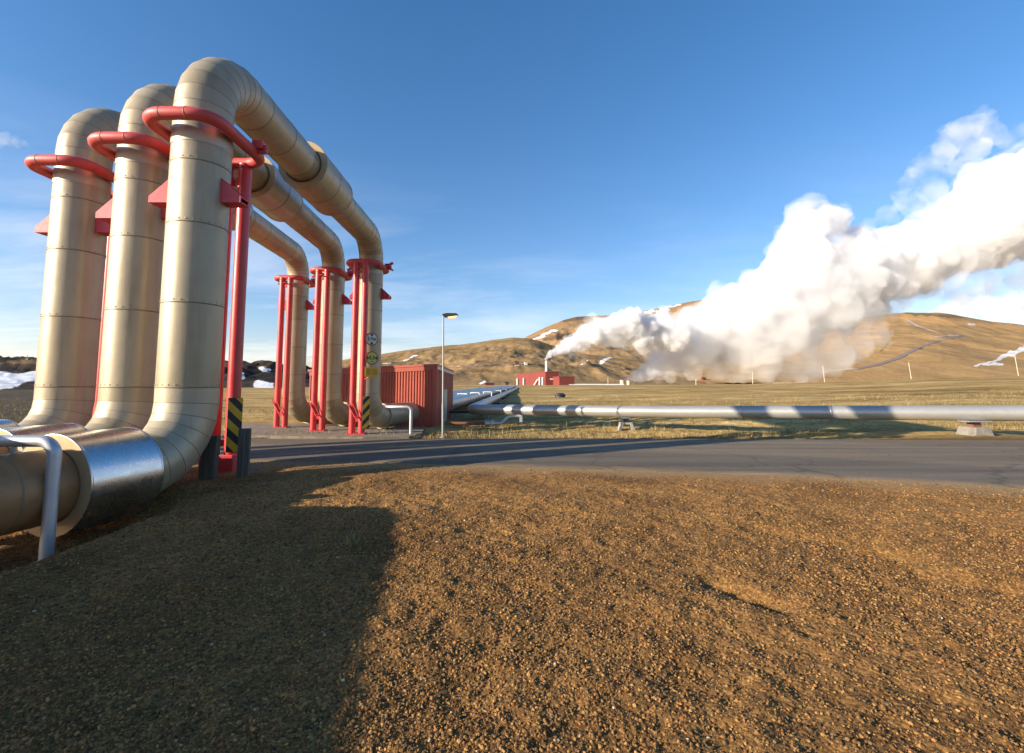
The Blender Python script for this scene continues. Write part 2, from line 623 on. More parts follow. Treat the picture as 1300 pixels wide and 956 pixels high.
    # pale bands and red lugs below each ring
    for (c, zr, dirn) in ((base, 5.12, 1), (far, 5.32, -1)):
        s = MB()
        s.sweep([c + up * (zr - 0.24), c + up * (zr - 0.03)], PR + 0.006, 56, 0, (False, False))
        obj("wear_band", s, [BANDM], root)
        for sd in (-1, 1):
            s = MB()
            ax = Vector((sd, 0, 0))
            zb = zr - 1.02
            prof = [(PR - 0.02, zb), (PR + 0.27, zb), (PR + 0.27, zb + 0.09), (PR - 0.02, zb + 0.36)]
            for yo in (-0.11, 0.09):
                s.extrude([c + ax * a + up * z + Vector((0, yo, 0)) for a, z in prof], (0, 0.02, 0))
            s.extrude([c + ax * a + up * z + Vector((0, -0.09, 0)) for a, z in [(PR - 0.02, zb), (PR + 0.27, zb), (PR + 0.27, zb + 0.02), (PR - 0.02, zb + 0.02)]], (0, 0.18, 0))
            s.extrude([c + ax * a + up * z + Vector((0, -0.088, 0)) for a, z in [(PR + 0.268, zb + 0.09), (PR - 0.018, zb + 0.357), (PR - 0.018, zb + 0.34), (PR + 0.268, zb + 0.075)]], (0, 0.176, 0))
            obj("lug", s, [REDLUG], root)
    return root


PIPES = [build_loop(i, L) for i, L in enumerate(LOOPS)]

# ------------------------------------------------------------------ red support frames (ring of tube on two posts)
ORD = ["nearest pipe", "middle pipe", "farthest left pipe"]


def ring_path(cx, y0, y1, hw, z, R=0.30, n=6):
    pts = []
    corners = [(cx + hw, y0), (cx + hw, y1), (cx - hw, y1), (cx - hw, y0)]
    for k in range(4):
        p = Vector((*corners[k], z))
        a = Vector((*corners[k - 1], z))
        b = Vector((*corners[(k + 1) % 4], z))
        d0 = (p - a).normalized()
        d1 = (b - p).normalized()
        pts += bend(p - d0 * R, d0, d1, R, n)
    return pts


def build_frame(cx, cy, near, who, zbase):
    if near:
        y0, y1, zr = cy - 0.60, cy + 0.86, 5.12
        yp = y1
    else:
        y0, y1, zr = cy - 0.84, cy + 0.62, 5.32
        yp = y0
    side = "near" if near else "far"
    root = thing("support_frame", f"red tube ring on two posts round the {side} riser of the {who}", "support frame", (cx, yp, zbase), f"red frames round the {side} risers")
    r = MB()
    r.sweep(ring_path(cx, y0, y1, 0.47, zr), 0.085, 20, 0, closed=True)
    for (xx, yy, ax) in ((cx + 0.17, y0 if near else y1, (1, 0, 0)), (cx - 0.17, y0 if near else y1, (1, 0, 0)), (cx + 0.47, cy - 0.1, (0, 1, 0)), (cx - 0.47, cy - 0.1, (0, 1, 0))):
        r.band((xx, yy, zr), ax, 0.085, 0.012, 0.003, 20, 1)
    obj("ring", r, [RINGRED, SEAM], root)
    for sx in (-0.14, 0.14):
        p = MB()
        p.sweep([(cx + sx, yp, zbase), (cx + sx, yp, zr - 0.03)], 0.098, 28, 0)
        p.band((cx + sx, yp, zr - 0.10), (0, 0, 1), 0.098, 0.02, 0.006, 28, 0)
        po = obj("post", p, [RED], root)
        p = MB()
        p.box((cx + sx, yp, zbase + 0.010), (0.27, 0.32, 0.022), 0, 0, 0.003)
        for bx_ in (-0.105, 0.105):
            for by_ in (-0.125, 0.125):
                p.sweep([(cx + sx + bx_, yp + by_, zbase + 0.02), (cx + sx + bx_, yp + by_, zbase + 0.05)], 0.016, 6, 0)
        bp_ = obj("base_plate", p, [REDLUG], root)
        bp_.parent = po
    # stub brackets on the ring
    for sx in (-1, 1):
        b = MB()
        yb = (cy + 0.46) if near else (cy + 0.10)
        bx = cx + sx * 0.56
        b.box((bx, yb, zr + 0.09), (0.16, 0.13, 0.13), 0, 0.0, 0.008)
        b.box((bx + sx * 0.05, yb, zr + 0.03), (0.16, 0.04, 0.14), 0, 0.0, 0.004)
        if not near:
            b.box((bx + sx * 0.10, yb, zr + 0.15), (0.18, 0.14, 0.05), 0, 0, 0.006, ry=-0.5 * sx)
            b.box((bx + sx * 0.10, yb, zr - 0.02), (0.18, 0.14, 0.05), 0, 0, 0.006, ry=0.4 * sx)
        obj("bracket", b, [RED], root)
    # ties between the posts
    for zz in (zr - 0.32, zbase + 0.42):
        t = MB()
        t.box((cx, yp + (0.03 if near else -0.03), zz), (0.16, 0.05, 0.10), 0, 0, 0.005)
        obj("tie", t, [RED], root)
        t = MB()
        t.box((cx, yp + (0.11 if near else -0.11), zz + 0.09), (0.10, 0.12, 0.02), 0, 0, 0.003)
        obj("tie_plate", t, [RED], root)
    if not near:
        for (p_, q_, r_) in (((cx - 0.28, yp - 0.10, zbase + 0.95), (cx + 0.02, yp - 0.16, zbase + 0.45), 0.018), ((cx - 0.10, yp - 0.12, zbase + 0.90), (cx + 0.10, yp - 0.16, zbase + 0.50), 0.014)):
            t = MB()
            t.sweep([p_, q_], r_, 10)
            obj("brace", t, [RED], root)
    if near:
        f = MB()
        f.box((cx, yp, zbase + 0.10), (0.52, 0.30, 0.20), 0, 0, 0.012)
        f.box((cx + 0.14, yp - 0.04, zbase + 0.235), (0.24, 0.26, 0.06), 0, 0, 0.008)
        obj("base_box", f, [RED], root)
    return root


PLINTH = 0.24
PAD = 0.09
FR = []
for i, L in enumerate(LOOPS):
    FR.append(build_frame(L["n"][0], L["n"][1], True, ORD[i], PLINTH if i == 0 else 0.22))
for i, L in enumerate(LOOPS):
    FR.append(build_frame(L["f"][0] - (0.06 if i == 0 else 0.03), L["f"][1], False, ORD[i], PAD))

# ------------------------------------------------------------------ concrete bits under the pipes
m = MB()
m.prism([(-3.98, 6.35), (-3.95, 7.80), (-5.05, 8.0), (-5.1, 6.3)], -0.35, [0.20, PLINTH + 0.02, PLINTH + 0.02, 0.16], 0)
o = obj("concrete_plinth", m, [DIRTYCON])
bmod = o.modifiers.new("bevel", "BEVEL")
bmod.width = 0.03
bmod.segments = 2
tag(o, "low grey concrete slab under the red posts beside the near riser", "concrete slab")

# ------------------------------------------------------------------ timber posts and striped marker boards


def timber(px, Y, w, d, ztop, label, rz, lean=0.0):
    r = ray(px, 560)
    x = r[0] / r[1] * Y
    m = MB()
    z0 = -0.3
    m.box((x, Y, (z0 + ztop) / 2), (w, d, ztop - z0), 0, rz, 0.012, ry=lean)
    o = obj("timber_post", m, [TIMBER])
    return tag(o, label, "timber post", "weathered timber posts by the red supports")


timber(310.5, 7.10, 0.15, 0.15, 0.92, "grey square timber post right of the striped board", 0.35)
timber(266, 6.95, 0.20, 0.12, 0.84, "grey timber post leaning left of the red base box", 0.1, 0.05)


def marker_board(c, w, h, nrm, label, lean_dir):
    """striped board facing -Y: black plate with raised yellow bands clipped to the plate"""
    root = thing("marker_board", label, "marker board", (c[0], c[1], c[2] - h / 2), "black and yellow striped marker boards")
    m = MB()
    m.box(c, (w, 0.02, h), 0, 0, 0.003)
    obj("plate", m, [BLACKP], root)
    s = MB()
    step = h / 3.05
    y = c[1] - 0.0125
    for k in range(-2, 6):
        z0 = c[2] - h / 2 + k * step - step * 0.35
        zw = step * 0.52
        rise = w * 1.05
        if lean_dir > 0:
            poly = [(-w / 2, z0), (w / 2, z0 + rise), (w / 2, z0 + rise + zw), (-w / 2, z0 + zw)]
        else:
            poly = [(-w / 2, z0 + rise), (w / 2, z0), (w / 2, z0 + zw), (-w / 2, z0 + rise + zw)]
        zlo, zhi = c[2] - h / 2 + 0.004, c[2] + h / 2 - 0.004
        # clip the band to the plate
        def clip(pl, lim, keep_below):
            out = []
            for a, b in zip(pl, pl[1:] + pl[:1]):
                ia = a[1] <= lim if keep_below else a[1] >= lim
                ib = b[1] <= lim if keep_below else b[1] >= lim
                if ia:
                    out.append(a)
                if ia != ib:
                    t = (lim - a[1]) / (b[1] - a[1])
                    out.append((a[0] + t * (b[0] - a[0]), lim))
            return out
        poly = clip(clip(poly, zhi, True), zlo, False)
        if len(poly) >= 3:
            s.extrude([(c[0] + a * 0.985, y, z) for a, z in poly], (0, 0.0022, 0))
    obj("yellow_stripes", s, [YELLOWP], root)
    return root


p0 = W(298, 505, 7.30)
p1 = W(291, 574, 7.30)
pc = (p0 + p1) / 2
marker_board((W(298, 540, 7.31).x, 7.30, pc.z), 0.195, p0.z - p1.z, None, "black and yellow striped board on the near red post behind the timber post", -1)
yb = LOOPS[0]["f"][1] - 0.84 - 0.13
p0, p1 = W(465, 503, yb), W(465, 544, yb)
marker_board((p0.x, yb, (p0.z + p1.z) / 2), 0.21, p0.z - p1.z, None, "black and yellow striped board on the far red post below the signs", 1)

# ------------------------------------------------------------------ signs on the far post


def text_obj(body, size, loc, mat, parent, name="lettering", rot=(math.pi / 2, 0, 0), bold=0.004):
    cu = bpy.data.curves.new(name, "FONT")
    cu.body = body
    cu.size = size
    cu.align_x = "CENTER"
    cu.align_y = "CENTER"
    cu.extrude = 0.0012
    cu.offset = bold
    cu.materials.append(mat)
    tmp = bpy.data.objects.new(name, cu)
    COL.objects.link(tmp)
    bpy.context.view_layer.update()
    me = bpy.data.meshes.new_from_object(tmp.evaluated_get(bpy.context.evaluated_depsgraph_get()))
    bpy.data.objects.remove(tmp)
    o = bpy.data.objects.new(name, me)
    COL.objects.link(o)
    o.rotation_euler = rot
    off = WLOC[parent.name]
    o.location = Vector(loc) - off
    o.parent = parent
    return o


YS = yb - 0.02


def round_sign(px, py, R, face, label, text, tris, sub=None):
    c = W(px, py, YS)
    root = thing("round_sign", label, "road sign", (c.x, c.y, c.z - R))
    m = MB()
    m.sweep([(c.x, YS + 0.012, c.z), (c.x, YS, c.z)], R, 40, 0)
    obj("rim", m, [SIGNRIM], root)
    m = MB()
    m.sweep([(c.x, YS + 0.004, c.z), (c.x, YS - 0.003, c.z)], R * 0.86, 40, 0)
    obj("face", m, [face], root)
    m = MB()
    for (ax, az) in tris:
        t = R * 0.80
        s = R * 0.30
        tip = (c.x + ax * t * 0.48, YS - 0.0035, c.z + az * t * 0.48)
        e = (c.x + ax * t, YS - 0.0035, c.z + az * t)
        perp = (az, ax)
        m = MB()
        m.extrude([tip, (e[0] + perp[0] * s, e[1], e[2] + perp[1] * s), (e[0] - perp[0] * s, e[1], e[2] - perp[1] * s)], (0, -0.002, 0))
        obj("arrow", m, [BLACKP], root)
    text_obj(text, R * 0.72, (c.x, YS - 0.006, c.z + (0.0 if not sub else R * 0.03)), BLACKP, root)
    if sub:
        text_obj(sub, R * 0.40, (c.x, YS - 0.006, c.z - R * 0.52), BLACKP, root, bold=0.002)
    m = MB()
    m.sweep([(c.x - R * 0.75, YS + 0.10, c.z + R * 0.86), (c.x + 0.02, YS + 0.015, c.z + R * 0.80)], 0.016, 10)
    obj("bracket", m, [RED], root)
    return root


TURN = 0.62
for o_ in COL.objects:
    if o_.name.startswith("marker_board"):
        o_.rotation_euler.z = TURN


def turned(root):
    root.rotation_euler.z = TURN


turned(round_sign(472, 430.5, 0.195, WHITESIGN, "off white round height limit sign reading 5.8 m", "5,8m", ((0, 1), (0, -1))))
turned(round_sign(472.3, 454.5, 0.198, YELSIGN, "yellow round width limit sign reading 5.5 m", "5,5", ((1, 0), (-1, 0)), "m"))
c = W(472, 472.3, YS)
root = thing("warning_plate", "small yellow rectangular plate below the two round signs", "sign", (c.x, c.y, c.z - 0.14))
turned(root)
m = MB()
m.box((c.x, YS + 0.006, c.z), (0.40, 0.012, 0.285), 0, 0, 0.002)
obj("plate", m, [YELLOWP], root)
m = MB()
for (x0, x1, z) in ((-0.17, -0.02, 0.0), (0.02, 0.17, 0.055), (0.02, 0.17, 0.0), (0.02, 0.15, -0.055), (-0.15, -0.05, 0.055), (-0.15, -0.06, -0.055)):
    # worn lettering, too small to read: short uneven strokes
    x = x0
    m = MB()
    while x < x1 - 0.01:
        wd = random.uniform(0.010, 0.018)
        hh = random.uniform(0.020, 0.034)
        m.box((c.x + x + wd / 2, YS - 0.0012, c.z + z), (wd * 0.8, 0.002, hh), 0)
        x += wd + 0.006
    tag(obj("worn_lettering", m, [SIGNRIM], root), kind="stuff")
m = MB()
m.sweep([(c.x - 0.17, YS + 0.10, c.z - 0.22), (c.x - 0.08, YS + 0.02, c.z - 0.155)], 0.018, 10)
obj("bracket", m, [RED], root)

# ------------------------------------------------------------------ bent guard rails
def guard_rail(pts, r, mat, label, name="guard_rail", bracket=None, group="bent guard rails"):
    base = pts[-1]
    root = thing(name, label, "guard rail", base, group)
    m = MB()
    m.sweep(pts, r, 20, 0)
    obj("rail", m, [mat], root)
    if bracket:
        b = MB()
        b.sweep([bracket, bracket - Vector((0, -0.02, 0.10))], 0.028, 12)
        b.sweep([bracket - Vector((0, 0, 0.10)), bracket - Vector((0.11, -0.05, 0.16))], 0.022, 12)
        obj("bracket", b, [mat], root)
    return root


Yr = 4.75
e = W(69, 566, Yr)
zr_ = e.z + 0.045
xr = e.x
pts = [Vector((xr - 3.0, Yr + 0.02, zr_))] + bend(Vector((xr - 0.13, Yr, zr_)), (1, 0, 0), (0, 0, -1), 0.14, 7) + [Vector((xr + 0.01, Yr, -0.4))]
guard_rail(pts, 0.056, GALV, "grey bent guard rail in front of the nearest pipe at the left edge", bracket=W(17, 566, Yr))
Yr = 14.55
a, b = W(494, 516.5, Yr), W(522, 516.5, Yr)
pts = [a - Vector((0.15, -0.25, 0))] + [Vector((a.x, a.y, a.z))] + bend(Vector((b.x - 0.12, b.y, b.z)), (1, 0, 0), (0, 0, -1), 0.12, 6) + [Vector((b.x, b.y, -0.1))]
guard_rail(pts, 0.045, GALV, "pale bent guard rail beside the red corrugated house")

# ------------------------------------------------------------------ corrugated valve houses


def corrugated(mb, a, b, z0, za, zb, period, depth, outward, mi=0):
    """sheet with trapezoid ribs from a to b (2-D points), top heights za..zb"""
    a, b = Vector((a[0], a[1], 0)), Vector((b[0], b[1], 0))
    d = b - a
    L = d.length
    d.normalize()
    n = Vector((outward[0], outward[1], 0)).normalized()
    k = max(1, int(round(L / period)))
    per = L / k
    prof = []
    for i in range(k):
        s = i * per
        prof += [(s, 0), (s + per * 0.40, 0), (s + per * 0.52, depth), (s + per * 0.88, depth)]
    prof.append((L, 0))
    vs = []
    for s, o in prof:
        p = a + d * s + n * o
        t = s / L
        vs.append((p.x, p.y, z0))
        vs.append((p.x, p.y, za + (zb - za) * t))
    fs = [[2 * i, 2 * i + 2, 2 * i + 3, 2 * i + 1] for i in range(len(prof) - 1)]
    mb.add(vs, fs, mi)


FL = 4.9
fa = FACE_C
fb = FACE_C + FACE_D * FL
sd = Vector((0.03, 1, 0)).normalized()
ba = fa + sd * 4.2
bb = fb + sd * 4.2
outn = -FACE_N
root = thing("valve_house", "low red corrugated house where the pipes end beyond the road", "building", fa)
HT = W(553.4, 463.2, 18.2).z
HL = W(395, 470.5, fb.y).z
HB = W(575, 471.5, ba.y).z
HBL = HL - (HT - HB)
m = MB()
corrugated(m, fa, fb, -0.25, HT - 0.02, HL - 0.02, 0.108, 0.028, outn)
corrugated(m, fa, ba, -0.25, HT - 0.02, HB - 0.02, 0.108, 0.028, (1, 0))
corrugated(m, fb, bb, -0.25, HL - 0.02, HBL - 0.02, 0.108, 0.028, (-1, 0))
corrugated(m, ba, bb, -0.25, HB - 0.02, HBL - 0.02, 0.108, 0.028, FACE_N)
obj("wall", m, [BRICKRED], root)
m = MB()
ov = 0.06
rp = [fa + outn * ov + Vector((ov, 0, 0)), ba + Vector((ov, ov, 0)), bb + Vector((-ov, ov, 0)), fb + outn * ov - Vector((ov, 0, 0))]
zt = [HT + 0.02, HB + 0.02, HBL + 0.02, HL + 0.02]
vs = [(p.x, p.y, z - 0.06) for p, z in zip(rp, zt)] + [(p.x, p.y, z + 0.02) for p, z in zip(rp, zt)]
m.add(vs, [[3, 2, 1, 0], [4, 5, 6, 7]] + [[i, (i + 1) % 4, 4 + (i + 1) % 4, 4 + i] for i in range(4)])
obj("roof", m, [ROOFRED], root)
m = MB()
f0 = fa + outn * 0.045 + Vector((0.045, 0, 0))
f1 = fb + outn * 0.045
m.extrude([f0 + Vector((0, 0, HT - 0.20)), f1 + Vector((0, 0, HL - 0.20)), f1 + Vector((0, 0, HL - 0.05)), f0 + Vector((0, 0, HT - 0.05))], FACE_N * 0.02)
obj("fascia", m, [BRICKRED], root)
m = MB()
m.extrude([fa + Vector((0.05, 0.05, HT - 0.17)), ba + Vector((0.05, 0, HB - 0.17)), ba + Vector((0.05, 0, HB - 0.05)), fa + Vector((0.05, 0.05, HT - 0.05))], (0.02, 0, 0))
obj("verge_trim", m, [GALV], root)
m = MB()
m.box((fa.x + 0.012, fa.y - 0.012, HT / 2 - 0.15), (0.12, 0.12, HT + 0.15), 0, math.atan2(FACE_D.y, FACE_D.x), 0.004)
obj("corner_trim", m, [BRICKRED], root)
m = MB()
dp = fa + sd * 1.55
m.box((dp.x + 0.045, dp.y + 0.45, 0.60), (0.05, 0.95, 1.50), 0, 0, 0.006)
dr_ = obj("door", m, [PALE], root)
m = MB()
m.box((dp.x + 0.10, dp.y + 0.12, 0.62), (0.06, 0.12, 0.03), 0, 0, 0.004)
h_ = obj("handle", m, [GALV], root)
h_.parent = dr_

# ------------------------------------------------------------------ street lamp
lx, ly = -2.03, 14.4
root = thing("street_lamp", "thin grey street lamp with a glowing head beside the red house", "street lamp", (lx, ly, 0))
m = MB()
m.sweep([(lx, ly, -0.1), (lx - 0.01, ly, 1.0)], 0.036, 16, 0)
m.sweep([(lx - 0.01, ly, 1.0), (lx - 0.03, ly, 3.62)], 0.028, 16, 0, r2=0.021)
m.sweep([(lx, ly, 0.0), (lx, ly, 0.03)], 0.10, 16, 0)
obj("pole", m, [LAMPPOLE], root)
m = MB()
bm_pts = [(-0.06, 3.62), (0.02, 3.56), (0.36, 3.60), (0.42, 3.635), (0.36, 3.685), (0.08, 3.69), (-0.06, 3.66)]
m.extrude([(lx + a, ly - 0.085, z + 0.0) for a, z in bm_pts], (0, 0.17, 0))
hd = obj("lamp_head", m, [DARKMETAL], root)
bv = hd.modifiers.new("bevel", "BEVEL")
bv.width = 0.02
bv.segments = 2
m = MB()
m.extrude([(lx + 0.10, ly - 0.075, 3.575), (lx + 0.14, ly - 0.075, 3.53), (lx + 0.32, ly - 0.075, 3.545), (lx + 0.39, ly - 0.075, 3.61)], (0, 0.15, 0))
obj("lamp_glass", m, [LAMP], root)

# ------------------------------------------------------------------ silver pipelines beyond the road
def pipe_line(name, pts, r, mat, label, group=None, joints=2.4, seg=24, faceted=False):
    base = Vector(pts[0])
    root = thing(name, label, "pipeline", base, group)
    m = MB()
    m.sweep(pts, r, seg, 0)
    if joints:
        for a, b in zip(pts[:-1], pts[1:]):
            a, b = Vector(a), Vector(b)
            L = (b - a).length
            for k in range(1, int(min(L, 90) / joints)):
                m.band(a + (b - a).normalized() * k * joints, b - a, r, 0.06, 0.006, seg, 0)
    obj("cladding", m, [mat], root)
    return root


SR = 0.205
A = Vector((-1.85, 19.6, 0.50))
e_s = Vector((-1.25, 19.35, 0.49))
ss = W(700, 522.2, 18.75)
pe = W(1300, 524.6, 12.6)
pd = (pe - ss).normalized()
ss2 = pe + pd * 16
farp = Vector((5.0, 232, 0.95))
corner = bend(Vector((-1.62, 20.0, 0.56)), (-0.03, -1, 0), (pd.x, pd.y, 0), 0.62, 8)
pl = [farp] + [Vector((p.x, p.y, 0.56)) for p in corner] + [Vector((pe.x - pd.x * 9, pe.y - pd.y * 9, pe.z - pd.z * 9)), pe, ss2]
pipe_line("pipeline", pl, SR, ALU2, "long silver pipe running level across the field to the right edge")


def pipe_support(px, py, Yd, label, chunky):
    c = W(px, py, Yd)
    # pipe centre above
    t = (c.x - pe.x) / pd.x
    pc = pe + pd * t
    root = thing("pipe_support", label, "pipe support", (pc.x, pc.y, gz(pc.x, pc.y)), "supports under the long silver pipe")
    gzv = gz(pc.x, pc.y)
    ztop = pc.z - SR
    m = MB()
    if chunky:
        m.box((pc.x, pc.y, ztop - 0.012), (0.62, 0.42, 0.024), 0, 0, 0.004)
    else:
        m.box((pc.x, pc.y, ztop - 0.012), (0.34, 0.30, 0.024), 0, 0, 0.004)
    obj("top_plate", m, [GALV], root)
    m = MB()
    zf = gzv + (ztop - gzv) * (0.62 if chunky else 0.45)
    m.box((pc.x, pc.y, (zf + ztop - 0.02) / 2), (0.20, 0.20, ztop - zf), 0, 0, 0.006)
    obj("stub", m, [RUST if chunky else DARKMETAL], root)
    m = MB()
    if chunky:
        w0, w1, dpt = 0.29, 0.20, 0.34
        vs = []
        for (z, w, dd) in ((gzv - 0.25, w0 * 1.15, dpt), (zf, w1, dpt * 0.75)):
            vs += [(pc.x - w, pc.y - dd, z), (pc.x + w, pc.y - dd, z), (pc.x + w, pc.y + dd, z), (pc.x - w, pc.y + dd, z)]
        m.add(vs, [[3, 2, 1, 0], [4, 5, 6, 7], [0, 1, 5, 4], [1, 2, 6, 5], [2, 3, 7, 6], [3, 0, 4, 7]])
        ob = obj("footing", m, [FOOTCON], root)
        bv = ob.modifiers.new("bevel", "BEVEL")
        bv.width = 0.02
    else:
        for sx in (-1, 1):
            m.extrude([(pc.x + sx * 0.10, pc.y - 0.16, zf + 0.06), (pc.x + sx * 0.24, pc.y - 0.16, gzv - 0.15), (pc.x + sx * 0.36, pc.y - 0.16, gzv - 0.15), (pc.x + sx * 0.19, pc.y - 0.16, zf + 0.06)], (0, 0.30, 0))
        m.box((pc.x, pc.y, zf + 0.03), (0.44, 0.26, 0.07), 0, 0, 0.006)
        obj("footing", m, [CONCRETE], root)
    return root


pipe_support(793, 540, 17.6, "dark splayed concrete foot under the silver pipe nearer the middle", False)
pipe_support(1226, 540, 13.3, "pale tapered concrete block under the silver pipe near the right edge", True)

# bundle of parallel silver pipes running to the power station
for k in range(5):
    x0 = -3.05 - 0.68 * k
    p = [Vector((x0, 22.2, 0.62)), Vector((x0 + 1.55, 60, 0.82)), Vector((4.2 - 0.68 * k, 232, 0.98))]
    pipe_line("pipeline", p, 0.30, ALU2, ["silver pipe at the right edge of the parallel bundle", "second silver pipe from the right in the parallel bundle", "middle silver pipe of the parallel bundle behind the house", "fourth silver pipe from the right in the parallel bundle", "leftmost silver pipe of the parallel bundle behind the house"][k], "parallel silver pipes running to the power station", joints=6.0)
# side beam that carries the bundle
m = MB()
m.extrude([(-1.30, 20.2, 0.20), (5.2, 232, 0.50), (5.2, 232, 0.70), (-1.30, 20.2, 0.34)], (0.07, 0, 0))
tag(obj("side_beam", m, [RUST]), "rusty red beam along the right side of the pipe bundle", "beam")
# steel trestles under the bundle
tr = thing("trestle", "low dark trestle under the near end of the pipe bundle", "trestle", (-2.6, 21.5, gz(-2.6, 21.5)), "trestles under the pipe bundle")
m = MB()
zb = gz(-2.6, 21.5)
m.box((-2.6, 21.5, 0.36), (3.4, 0.16, 0.12), 0)
obj("cross_beam", m, [DARKMETAL], tr)
for sx in (-1.5, 0, 1.5):
    m = MB()
    m.box((-2.6 + sx, 21.5, (0.30 + zb - 0.3) / 2), (0.16, 0.16, 0.30 - zb + 0.3), 0)
    obj("leg", m, [CONCRETE], tr)
tl_ = ["low dark trestle under the pipe bundle, second from the house", "low dark trestle under the pipe bundle, third from the house", "low dark trestle under the pipe bundle, fourth from the house", "low dark trestle under the pipe bundle, fifth from the house"]
for k in range(4):
    y = 30 + 10.0 * k
    x = -2.6 + 0.75 * (y - 21.5) / 38.0
    c = copy_tree(tr)
    c.location = (x, y, zb + 0.004 * (y - 21.5))
    c["label"] = tl_[k]

# white hoops standing over the bundle
hp = None
hoop_px = [(587, 500, 30), (603, 498.6, 33), (619, 497.6, 36), (632, 496, 48), (640, 495, 60), (647, 494.2, 78)]
for k, (px, py, Y) in enumerate(hoop_px):
    top = W(px, py, Y)
    if hp is None:
        hp = thing("pipe_hoop", "nearest white hoop over the pipe bundle", "pipe hoop", (top.x, Y, top.z), "white hoops over the pipe bundle")
        m = MB()
        w = 0.30
        pts = [Vector((top.x - w, Y, top.z - 0.32))] + bend(Vector((top.x - w, Y, top.z - 0.06)), (0, 0, 1), (1, 0, 0), 0.06, 3) + bend(Vector((top.x + w - 0.06, Y, top.z)), (1, 0, 0), (0, 0, -1), 0.06, 3) + [Vector((top.x + w, Y, top.z - 0.32))]
        m.sweep(pts, 0.035, 10, 0)
        obj("hoop", m, [WHITEP], hp)
    else:
        c = copy_tree(hp)
        c.location = (top.x, Y, top.z)
        c["label"] = ["second nearest white hoop over the pipe bundle", "third nearest white hoop over the pipe bundle", "fourth white hoop along the pipe bundle", "fifth white hoop along the pipe bundle", "farthest white hoop along the pipe bundle"][k - 1]

# rusty pipe with a grey bent end in the shade below the silver pipe
Yq = 17.3
root = thing("drain_pipe", "rusty low pipe with a grey valve and bent end beneath the silver pipe", "drain pipe", W(600, 545, Yq))
a, b = W(572, 537.5, Yq), W(616, 537.5, Yq)
m = MB()
m.sweep([a, b], 0.055, 14, 0)
obj("pipe", m, [RUST], root)
m = MB()
m.sweep([b, W(622, 537.5, Yq)], 0.085, 14, 0)
m.sweep([W(624, 537.5, Yq), W(627.5, 537.5, Yq)], 0.10, 14, 0)
m.sweep([b, W(634, 537.5, Yq), W(637, 537, Yq), W(645, 529.5, Yq), W(649, 528.5, Yq), W(661, 528, Yq)], 0.05, 12, 0)
m.box(W(661.5, 531.5, Yq), (0.10, 0.10, 0.24), 0, 0, 0.006)
obj("valve_end", m, [GALV], root)

# ------------------------------------------------------------------ power station in the distance
Pn = Vector((20.7, 300, 0))
dl = Vector((-0.243, 0.97, 0)).normalized()
dw = Vector((0.97, 0.243, 0)).normalized()
z0 = gz(20.7, 300) - 1.0
root = thing("power_station", "red boxy power station with a white chimney on the plain", "power station", (20.7, 300, z0))


def block(a, L, Wd, zt, name, mat):
    q = [a, a + dw * Wd, a + dw * Wd + dl * L, a + dl * L]
    m = MB()
    m.prism([(p.x, p.y) for p in q], z0 - 1, zt, 0)
    o = obj(name, m, [mat], root)
    m = MB()
    ins = 0.35
    for i in range(4):
        p, r = q[i], q[(i + 1) % 4]
        d = (r - p).normalized()
        nrm = Vector((d.y, -d.x, 0))
        m.extrude([Vector((p.x, p.y, zt - 0.1)) + nrm * 0.12 - d * 0.12, Vector((r.x, r.y, zt - 0.1)) + nrm * 0.12 + d * 0.12, Vector((r.x, r.y, zt + 0.3)) + nrm * 0.12 + d * 0.12, Vector((p.x, p.y, zt + 0.3)) + nrm * 0.12 - d * 0.12], -nrm * 0.3)
    obj("parapet", m, [PLANTRED], root)
    return o


block(Pn, 70, 8.8, W(692, 472.2, 300).z, "hall", PLANTRED)
block(Vector((28.3, 290, 0)), 16, 9.6, W(710, 478.4, 290).z, "annex", PLANTRED)
nl = -dw
for (t, hh, w) in ((2.6, 4.6, 1.5), (9.0, 4.6, 1.5), (46, 4.6, 3.0), (64, 4.6, 3.0)):
    m = MB()
    c = Pn + dl * t + nl * 0.06
    m.extrude([c + Vector((0, 0, z0)), c + dl * w * 1.0 + Vector((0, 0, z0)), c + dl * w + Vector((0, 0, z0 + 1 + hh)), c + Vector((0, 0, z0 + 1 + hh))], nl * 0.1)
    o = obj("door", m, [DARKMETAL], root)
    m2 = MB()
    for s in (w + 0.02,):
        cc = c + dl * s
        m2.extrude([cc + Vector((0, 0, z0)), cc + dl * 1.6 + Vector((0, 0, z0)), cc + dl * 1.6 + Vector((0, 0, z0 + 1.3 + hh)), cc + Vector((0, 0, z0 + 1.3 + hh))], nl * 0.5)
    obj("door_frame", m2, [WHITEP], o if False else root)
m = MB()
c = Pn + dl * 22 + nl * 1.0
m.sweep([c + Vector((0, 0, z0 + 0.5)), c - dl * 9 + Vector((0, 0, z0 + 4.6))], 0.45, 10)
obj("inlet_pipe", m, [WHITEP], root)
# sand coloured small door on the annex, white bar on the hall's dark end
m = MB()
c = Pn + dw * 3.0 - dl * 0.15
m.extrude([c + Vector((0, 0, z0 + 4.3)), c + dw * 4 + Vector((0, 0, z0 + 4.3)), c + dw * 4 + Vector((0, 0, z0 + 5.1)), c + Vector((0, 0, z0 + 5.1))], -dl * 0.2)
obj("white_panel", m, [WHITEP], root)
ctop = W(693.6, 458.5, 303)
m = MB()
m.sweep([(ctop.x, 303, W(693, 474, 303).z), (ctop.x, 303, ctop.z)], 0.85, 20, 0, r2=0.70)
m.band((ctop.x, 303, ctop.z - 0.4), (0, 0, 1), 0.70, 0.3, 0.1, 20, 0)
obj("chimney", m, [WHITEP], root)

